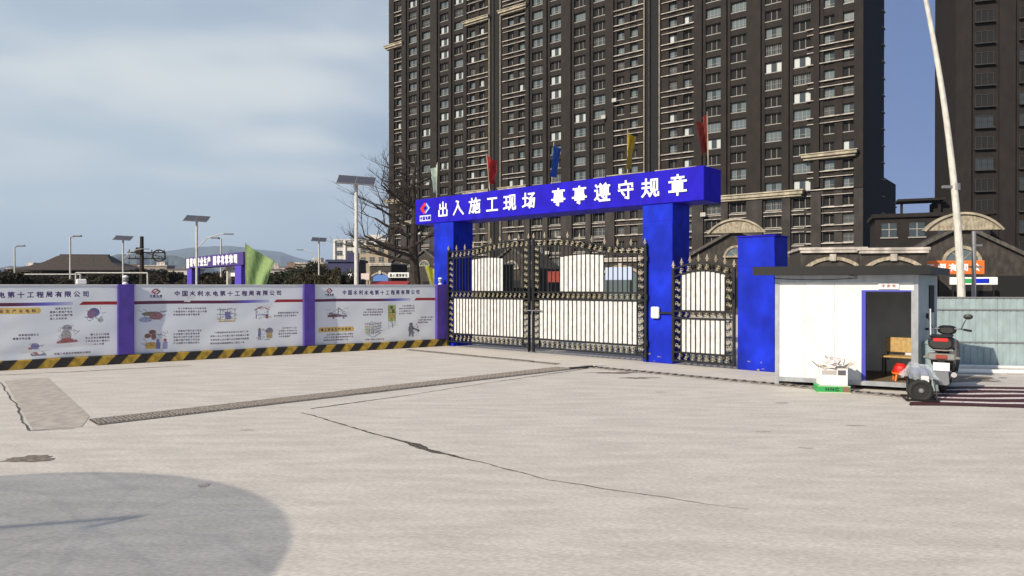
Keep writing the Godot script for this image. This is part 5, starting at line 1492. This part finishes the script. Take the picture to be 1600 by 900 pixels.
	for k in 36:
		var a0 := TAU * k / 36; var a1 := TAU * (k + 1) / 36
		for r in 5:
			var f0 := r / 5.0; var f1 := (r + 1) / 5.0
			var q := func(a, f): return Vector3(cos(a) * R * f * 1.02, 3.15 - 0.75 * f * f, sin(a) * R * f * 0.95)
			b.quad(q.call(a0, f0 + 0.001), q.call(a1, f0 + 0.001), q.call(a1, f1), q.call(a0, f1))
	var cv := mt(0.5, 0.47, 0.46, 0.8)
	cv.transparency = BaseMaterial3D.TRANSPARENCY_ALPHA
	cv.albedo_color.a = 0.55
	obj("canopy", b, cv, pa)
	b = MB.new(); b.tube([Vector3(-3.3, 0, 1.2), Vector3(-3.3, 3.0, 1.2), Vector3(-2.6, 3.5, 0.9), Vector3(0, 3.3, 0), Vector3(0, 3.12, 0)], 0.03, 8); obj("pole", b, M.pole, pa)
	b = MB.new(); b.lathe([Vector2(0, 0), Vector2(0.4, 0), Vector2(0.38, 0.08), Vector2(0.06, 0.12)], 16, Transform3D(Basis.IDENTITY, Vector3(-3.3, 0, 1.2))); obj("base", b, M.grey_stone, pa)
	for k in 12:
		b = MB.new()
		var a := TAU * k / 12
		b.tube([Vector3(0, 3.1, 0), Vector3(cos(a) * R * 0.51, 2.93, sin(a) * R * 0.475), Vector3(cos(a) * R * 1.02, 2.38, sin(a) * R * 0.95)], 0.004, 4); obj("rib", b, M.lamp_grey, pa)

# ---------------------------------------------------------------- lamps, poles and flags
func solar_lamp(label: String, at: Vector3, h: float, pw: float, arm: float, yaw := 0.1):
	var o := thing("solar_street_lamp", label, "street lamp", at, yaw, "solar street lamps beyond the wall")
	var b := MB.new(); b.tube([Vector3(0, 0, 0), Vector3(0, h * 0.5, 0), Vector3(0, h, 0)], [0.11, 0.095, 0.08], 10); obj("pole", b, M.pole, o)
	b = MB.new(); b.box(Vector3.ZERO, Vector3(pw, 0.05, pw * 0.55), Transform3D.IDENTITY, 0.01)
	var p := obj("solar_panel", b, M.solar, o); p.position = Vector3(0, h + 0.12, 0); p.rotation = Vector3(0.50, 0, -0.06)
	var fr := MB.new()
	fr.box(Vector3(0, -0.04, 0), Vector3(pw + 0.05, 0.03, 0.05)); fr.box(Vector3(0, 0, pw * 0.285), Vector3(pw + 0.04, 0.06, 0.03)); fr.box(Vector3(0, 0, -pw * 0.285), Vector3(pw + 0.04, 0.06, 0.03)); fr.box(Vector3(0, 0.028, 0), Vector3(0.03, 0.006, pw * 0.55))
	obj("panel_frame", fr, M.lamp_grey, p)
	if arm != 0.0:
		b = MB.new(); b.tube([Vector3(0, h * 0.68, 0), Vector3(arm * 0.35, h * 0.80, 0), Vector3(arm * 0.8, h * 0.845, 0), Vector3(arm, h * 0.85, 0)], 0.04, 8); var ar := obj("arm", b, M.pole, o)
		b = MB.new(); b.box(Vector3(arm + signf(arm) * 0.3, h * 0.85, 0), Vector3(0.75, 0.09, 0.26), Transform3D.IDENTITY, 0.03); obj("lamp_head", b, M.lamp_grey, ar)
	bx("base_plate", Vector3(0, 0.03, 0), Vector3(0.4, 0.06, 0.4), M.lamp_grey, o)

func mast_lamp(label: String, at: Vector3, h: float, arm: float):
	var o := thing("street_lamp", label, "street lamp", at, 0, "plain street lamps beyond the wall")
	var b := MB.new(); b.tube([Vector3(0, 0, 0), Vector3(0, h, 0)], [0.14, 0.09], 8); obj("pole", b, M.pole, o)
	b = MB.new(); b.tube([Vector3(0, h - 0.1, 0), Vector3(arm * 0.5, h + 0.05, 0), Vector3(arm, h + 0.12, 0)], 0.06, 6); var a := obj("arm", b, M.lamp_grey, o)
	b = MB.new(); b.box(Vector3(arm, h + 0.12, 0), Vector3(1.1, 0.2, 0.4), Transform3D.IDENTITY, 0.06); obj("lamp_head", b, M.lamp_grey, a)

func flag(label: String, at: Vector3, yaw: float, pole_h: float, lean: Vector2, w: float, h: float, droop: float, mat: Material, seed_: int, group: String, top_in := 0.05):
	var o := thing("flag", label, "flag", at, yaw, group)
	var tip := Vector3(lean.x, pole_h, lean.y)
	var b := MB.new(); b.tube([Vector3.ZERO, tip], [0.018, 0.012], 6); obj("flag_pole", b, M.trim if not mat.has_meta("pole") else mat.get_meta("pole"), o)
	b = MB.new()
	var n := FastNoiseLite.new(); n.seed = seed_; n.frequency = 0.9
	var nx := 16; var ny := 16
	var p := []
	for j in ny + 1:
		var row := []
		for i in nx + 1:
			var u := float(i) / nx; var v := float(j) / ny
			var base := tip * (1.0 - (top_in + v * h) / pole_h)
			var wid := w * (1.0 - droop * 0.55 * sin(v * PI * 0.5)) if w > 0 else w * (1.0 - droop * 0.55 * sin(v * PI * 0.5))
			row.append(base + Vector3(u * wid, -droop * absf(w) * u * (1.1 - 0.3 * u) + 0.03 * n.get_noise_2d(u * 2, v * 2), (0.13 * sin(u * 8.5 + v * 2.0 + seed_) + 0.05 * n.get_noise_2d(u * 3, v * 3)) * u * (0.4 + droop)))
		p.append(row)
	for j in ny:
		for i in nx: b.quad(p[j][i], p[j + 1][i], p[j + 1][i + 1], p[j][i + 1])
	obj("cloth", b, mat, o)

func cloth(r: float, g: float, b: float) -> StandardMaterial3D:
	var m := mt(r, g, b, 0.8, 0, 0.15, 1.5)
	m.cull_mode = BaseMaterial3D.CULL_DISABLED
	m.backlight_enabled = true
	m.backlight = lin(r * 0.5, g * 0.5, b * 0.5)
	return m

func flags():
	var gp := "flags on top of the entrance arch"
	var white := cloth(0.55, 0.66, 0.56)
	flag("pale greenish white flag above the emblem on the arch", on_gate(-0.83, -0.4) + Vector3(0, 4.95, 0), GATE_YAW, 1.28, Vector2(0.04, 0), -0.27, 0.85, 0.8, white, 1, gp)
	var red := cloth(0.32, 0.012, 0.01)
	flag("red flag on a leaning pole near the left end of the arch", on_gate(1.68, -0.4) + Vector3(0, 4.95, 0), GATE_YAW, 1.30, Vector2(-0.16, 0), 0.33, 0.80, 0.8, red, 2, gp)
	flag("blue flag hanging limp above the middle of the arch", on_gate(4.18, -0.4) + Vector3(0, 4.95, 0), GATE_YAW, 1.30, Vector2(0.08, 0), 0.15, 0.85, 1.2, cloth(0.03, 0.12, 0.42), 3, gp)
	flag("yellow flag hanging limp on the arch right of the middle", on_gate(6.80, -0.4) + Vector3(0, 4.95, 0), GATE_YAW, 1.30, Vector2(0.0, 0), 0.20, 0.88, 1.1, cloth(0.48, 0.36, 0.02), 4, gp)
	flag("dark red flag at the right end of the arch", on_gate(9.15, -0.4) + Vector3(0, 4.95, 0), GATE_YAW, 1.42, Vector2(-0.03, 0), -0.24, 0.85, 1.0, cloth(0.16, 0.014, 0.01), 5, gp)
	var gf := "flags standing behind the banner wall"
	flag("large pale green flag on a pole behind the banner wall", pt(-10.55, 28), 0.2, 3.70, Vector2(-0.05, 0), 1.15, 1.75, 0.75, cloth(0.24, 0.36, 0.14), 6, gf, 0.02)
	flag("yellow green flag on a leaning pole beside the left blue pillar", pt(-2.25, 24.9), 0.0, 2.75, Vector2(-0.85, 0), 0.62, 0.95, 0.45, cloth(0.42, 0.44, 0.03), 7, gf, 0.02)

func lamps_and_masts():
	solar_lamp("tall white solar street lamp nearest the wall, left of the bare tree", far(-0.221, 34), 6.95, 1.75, 0.0)
	solar_lamp("solar street lamp with a curved arm to the right, behind the far blue entrance", far(-0.4475, 55), 7.1, 1.75, 2.1)
	solar_lamp("small solar street lamp left of the utility mast", far(-0.552, 76), 7.0, 1.75, 2.0)
	solar_lamp("distant solar street lamp left of the white office block", far(-0.274, 80), 7.1, 1.6, -1.8)
	mast_lamp("plain street lamp standing before the hall roof", far(-0.627, 90), 8.2, 0.9)
	mast_lamp("plain street lamp near the left edge of the view", far(-0.706, 100), 7.5, 0.9)
	mast_lamp("plain street lamp rising behind the far blue entrance", far(-0.413, 95), 8.3, -0.8)
	# utility mast
	var o := thing("utility_mast", "dark utility mast with crossarms and cable coils, right of the small solar lamp", "mast", far(-0.5255, 92), 0.2)
	var b := MB.new(); b.tube([Vector3(0, 0, 0), Vector3(0, 8.4, 0)], [0.32, 0.22], 8); obj("pole", b, M.bark, o)
	for y in [5.5, 6.3]:
		b = MB.new(); b.box(Vector3(0.6, y, 0), Vector3(4.6, 0.16, 0.16)); obj("crossarm", b, M.bark, o)
		for x in [-1.5, -0.8, 1.2, 2.0, 2.7]:
			b = MB.new(); b.lathe([Vector2(0.06, 0), Vector2(0.12, 0.1), Vector2(0.06, 0.18), Vector2(0.12, 0.28), Vector2(0.0, 0.34)], 8, Transform3D(Basis.IDENTITY, Vector3(x, y + 0.08, 0))); obj("insulator", b, M.lamp_grey, o)
	b = MB.new(); b.torus(Vector3(2.1, 5.9, 0.1), Basis(Vector3.UP, PI / 2), 0.75, 0.09, 20, 6); obj("cable_coil", b, M.bark, o)
	bx("transformer", Vector3(-0.3, 6.5, 0.1), Vector3(0.7, 0.9, 0.6), M.bark, o, 0.08)
	b = MB.new(); b.tube([Vector3(0, 6.4, 0), Vector3(1.4, 6.0, 0), Vector3(2.8, 5.6, 0)], 0.05, 5); obj("brace", b, M.bark, o)
	# goal frames on the field beyond the wall
	for q in [[far(-0.568, 62), 6.0, "white goal frame beyond the wall, right of the hall"], [far(-0.652, 70), 5.2, "weathered goal frame beyond the wall, in front of the hall"]]:
		var g := thing("goal_frame", q[2], "goal", q[0], 0.1, "goal frames on the field")
		for x in [-q[1] / 2, q[1] / 2]:
			b = MB.new(); b.tube([Vector3(x, 0, 0), Vector3(x, 3.1, 0)], 0.07, 8); obj("upright", b, M.pole, g)
		b = MB.new(); b.tube([Vector3(-q[1] / 2, 3.1, 0), Vector3(q[1] / 2, 3.1, 0)], 0.07, 8); obj("crossbar", b, M.pole, g)
	# leaning white pole and the thin one beside it
	var wp := thing("white_pole", "tall leaning white lamp pole behind the sheet fence at the right", "pole", pt(14.05, 22.0))
	b = MB.new()
	var pts := []; var rad := []
	for k in 15:
		var f := k / 14.0
		pts.append(Vector3(0.02 - 0.05 * f - 1.45 * f * f, 12.4 * f, 0)); rad.append(lerpf(0.125, 0.055, f))
	b.tube(pts, rad, 12); obj("shaft", b, M.pole, wp)
	b = MB.new(); b.tube([pts[5] + Vector3(0, 0.55, 0), pts[5] + Vector3(-0.01, 0.75, 0)], 0.125, 12); b.box(pts[5] + Vector3(-0.25, 0.65, 0), Vector3(0.36, 0.08, 0.1)); obj("collar", b, M.lamp_grey, wp)
	b = MB.new(); b.lathe([Vector2(0.3, 0), Vector2(0.3, 0.05), Vector2(0.16, 0.09), Vector2(0.15, 0.4)], 12); obj("base", b, M.pole, wp)
	var gp := thing("thin_pole", "thin grey pole with small brackets right beside the leaning white pole", "pole", pt(14.95, 22.8))
	b = MB.new(); b.tube([Vector3.ZERO, Vector3(0, 3.75, 0)], 0.065, 8); obj("shaft", b, M.lamp_grey, gp)
	for y in [2.6, 3.3]: bx("bracket", Vector3(0.05, y, 0), Vector3(0.4, 0.06, 0.08), M.lamp_grey, gp)

# ---------------------------------------------------------------- trees
func leaf_mesh(m: Material, tone := 1.0) -> ArrayMesh:
	var b := MB.new()
	b.col = Color(tone, tone * 0.98, tone * 0.92)
	for k in 3:
		var bs := Basis(Vector3.UP, k * 2.1) * Basis(Vector3.RIGHT, 0.5 + 0.4 * k)
		b.quad(bs * Vector3(-0.5, -0.1, 0), bs * Vector3(0.05, -0.32, 0.1), bs * Vector3(0.5, 0.1, 0), bs * Vector3(-0.05, 0.34, 0.1))
	return b.done(m)

func tree(called: String, label: String, at: Vector3, h: float, r: float, mat: String, seed_: int, group := "", leaf := 0.5, count := 900):
	var o := thing(called, label, "tree", at, 0, group)
	rng.seed = seed_
	var b := MB.new()
	b.tube([Vector3(0, 0, 0), Vector3(0.1, h * 0.4, 0), Vector3(0, h * 0.75, 0)], [h * 0.03, h * 0.022, h * 0.008], 7)
	for k in 5:
		var a := rng.randf() * TAU
		b.tube([Vector3(0.05, h * (0.35 + 0.07 * k), 0), Vector3(cos(a) * r * 0.4, h * (0.5 + 0.07 * k), sin(a) * r * 0.4), Vector3(cos(a) * r * 0.8, h * (0.6 + 0.06 * k), sin(a) * r * 0.8)], [h * 0.014, h * 0.009, h * 0.003], 5)
	obj("trunk", b, M.bark, o)
	var cs := SurfaceTool.new()
	cs.begin(Mesh.PRIMITIVE_TRIANGLES)
	var leaves := []
	for k in 3: leaves.append(leaf_mesh(M[mat], [0.7, 1.0, 1.3][k]))
	var cl := []
	for k in 11:
		var a := rng.randf() * TAU; var q := sqrt(rng.randf())
		cl.append([Vector3(cos(a) * r * 0.75 * q, h * rng.randf_range(0.35, 0.78), sin(a) * r * 0.75 * q), r * rng.randf_range(0.28, 0.5), h * rng.randf_range(0.12, 0.22)])
	for i in count:
		var c: Array = cl[i % 11]
		var d: Vector3 = Vector3(rng.randfn(), rng.randfn(), rng.randfn()).normalized() * pow(rng.randf(), 0.4) * Vector3(c[1], c[2], c[1])
		var s := leaf * rng.randf_range(0.6, 1.3)
		cs.append_from(leaves[rng.randi_range(0, 2)], 0, Transform3D(Basis.from_euler(Vector3(rng.randf() * 6, rng.randf() * 6, rng.randf() * 6)).scaled(Vector3(s, s, s)), c[0] + d))
	var cm := cs.commit()
	cm.surface_set_material(0, M[mat])
	inst("crown", cm, o).set_meta("kind", "stuff")

func branch(b: MB, p: Vector3, d: Vector3, len: float, r: float, depth: int):
	var pts := [p]; var rad := [r]
	var n := 4
	var dir := d
	for k in n:
		dir = (dir + Vector3(rng.randf_range(-0.16, 0.16), rng.randf_range(-0.05, 0.12), rng.randf_range(-0.16, 0.16))).normalized()
		pts.append(pts[-1] + dir * len / n); rad.append(lerpf(r, r * 0.5, float(k + 1) / n))
	b.tube(pts, rad, 6 if depth > 2 else 4, false)
	if depth <= 0: return
	var kids := 4 if depth >= 2 else 3
	for k in kids:
		var i := 1 + (k + 1) % n if depth > 1 else 1 + k
		i = mini(i, n)
		var side := Vector3(rng.randf_range(-1, 1), rng.randf_range(-0.15, 0.55), rng.randf_range(-1, 1)).normalized()
		branch(b, pts[i], (dir * 0.75 + side * 0.85).normalized(), len * rng.randf_range(0.5, 0.7), rad[i] * 0.62, depth - 1)

func trees():
	# the bare tree left of the arch
	var o := thing("bare_tree", "leafless tree with spreading tiered branches left of the entrance arch", "tree", far(-0.138, 45))
	rng.seed = 30
	var b := MB.new()
	var tp := [Vector3(0, 0, 0), Vector3(0.05, 2.2, 0), Vector3(-0.08, 4.4, 0.05), Vector3(0.02, 6.4, 0), Vector3(-0.1, 8.4, 0), Vector3(0.1, 10.2, 0)]
	b.tube(tp, [0.38, 0.33, 0.28, 0.22, 0.14, 0.04], 9)
	obj("trunk", b, M.bark, o)
	for k in 17:
		var y := 3.4 + 0.39 * k
		var a := k * 2.4 + rng.randf_range(-0.3, 0.3)
		if k % 2 == 0: a = PI + rng.randf_range(-0.6, 0.6)
		var lb := MB.new()
		branch(lb, Vector3(0, y, 0), Vector3(cos(a), rng.randf_range(0.12, 0.40), sin(a)), lerpf(3.6, 1.5, k / 16.0) * rng.randf_range(0.9, 1.25), lerpf(0.14, 0.07, k / 16.0), 3)
		obj("limb", lb, M.bark, o)
	var grp := "dark trees beyond the banner wall"
	var spec := [
		[-0.292, 150, 9.0, 4.6, "leaf", "dark rounded bushy tree left of the distant solar lamp"],
		[-0.715, 120, 7.2, 6.0, "leaf_brown", "brown tree at the left edge beyond the wall"],
		[-0.675, 110, 6.4, 6.0, "leaf_brown", "low brown tree between the left edge and the hall"],
		[-0.585, 120, 5.8, 7.0, "leaf_brown", "wide low brown tree right of the hall roof"],
		[-0.555, 115, 6.0, 6.0, "leaf", "dark tree behind the white goal frame"],
		[-0.52, 110, 7.2, 5.5, "leaf", "dark tree at the foot of the utility mast"],
		[-0.495, 120, 7.0, 6.0, "leaf_green", "greenish dark tree right of the utility mast"],
		[-0.468, 110, 5.8, 5.5, "leaf_brown", "brown tree just left of the far blue entrance"],
		[-0.43, 105, 5.6, 6.0, "leaf", "dark tree seen through the far blue entrance, left of its middle"],
		[-0.395, 105, 5.4, 5.5, "leaf_brown", "brown tree seen through the far blue entrance at its right"],
		[-0.335, 92, 4.4, 4.5, "leaf", "low dark tree right of the green flag"],
		[-0.30, 88, 4.8, 4.5, "leaf_green", "low green tree below the rounded bushy tree"],
		[-0.265, 85, 5.0, 4.5, "leaf", "low dark tree under the distant solar lamp"],
		[-0.64, 135, 5.0, 7.0, "leaf_brown", "long low brown tree before the middle of the hall"],
	]
	var k := 0
	for s in spec:
		k += 1
		tree("leafy_tree", s[5], far(s[0], s[1]), s[2] * (0.70 if s[0] < -0.4 else 0.92), s[3], s[4], 200 + k, grp, 0.45, 2200)
	# hedge massed behind the wall
	var hm := MultiMesh.new()
	hm.transform_format = MultiMesh.TRANSFORM_3D; hm.use_colors = true
	hm.mesh = leaf_mesh(M.leaf); hm.instance_count = 20000
	rng.seed = 71
	for i in 20000:
		var f := rng.randf_range(-0.74, -0.245)
		var d := 60.0 + 18.0 * sin(f * 9.0) + rng.randf_range(0, 6)
		var hh := 2.5 + 0.5 * sin(f * 41.0) + 0.35 * sin(f * 97.0)
		var s := 0.33 * rng.randf_range(0.6, 1.3)
		hm.set_instance_transform(i, Transform3D(Basis.from_euler(Vector3(rng.randf() * 6, rng.randf() * 6, rng.randf() * 6)).scaled(Vector3(s, s, s)), far(f, d, hh * sqrt(rng.randf()))))
		var v := rng.randf_range(0.6, 1.3)
		hm.set_instance_color(i, Color(v, v * rng.randf_range(0.85, 1.05), v * 0.9))
	var hi := MultiMeshInstance3D.new()
	hi.name = "hedge"; hi.multimesh = hm
	add_child(hi, true)
	tag(hi, "long dark brownish hedge massed beyond the banner wall", "hedge")
	hi.set_meta("kind", "stuff")
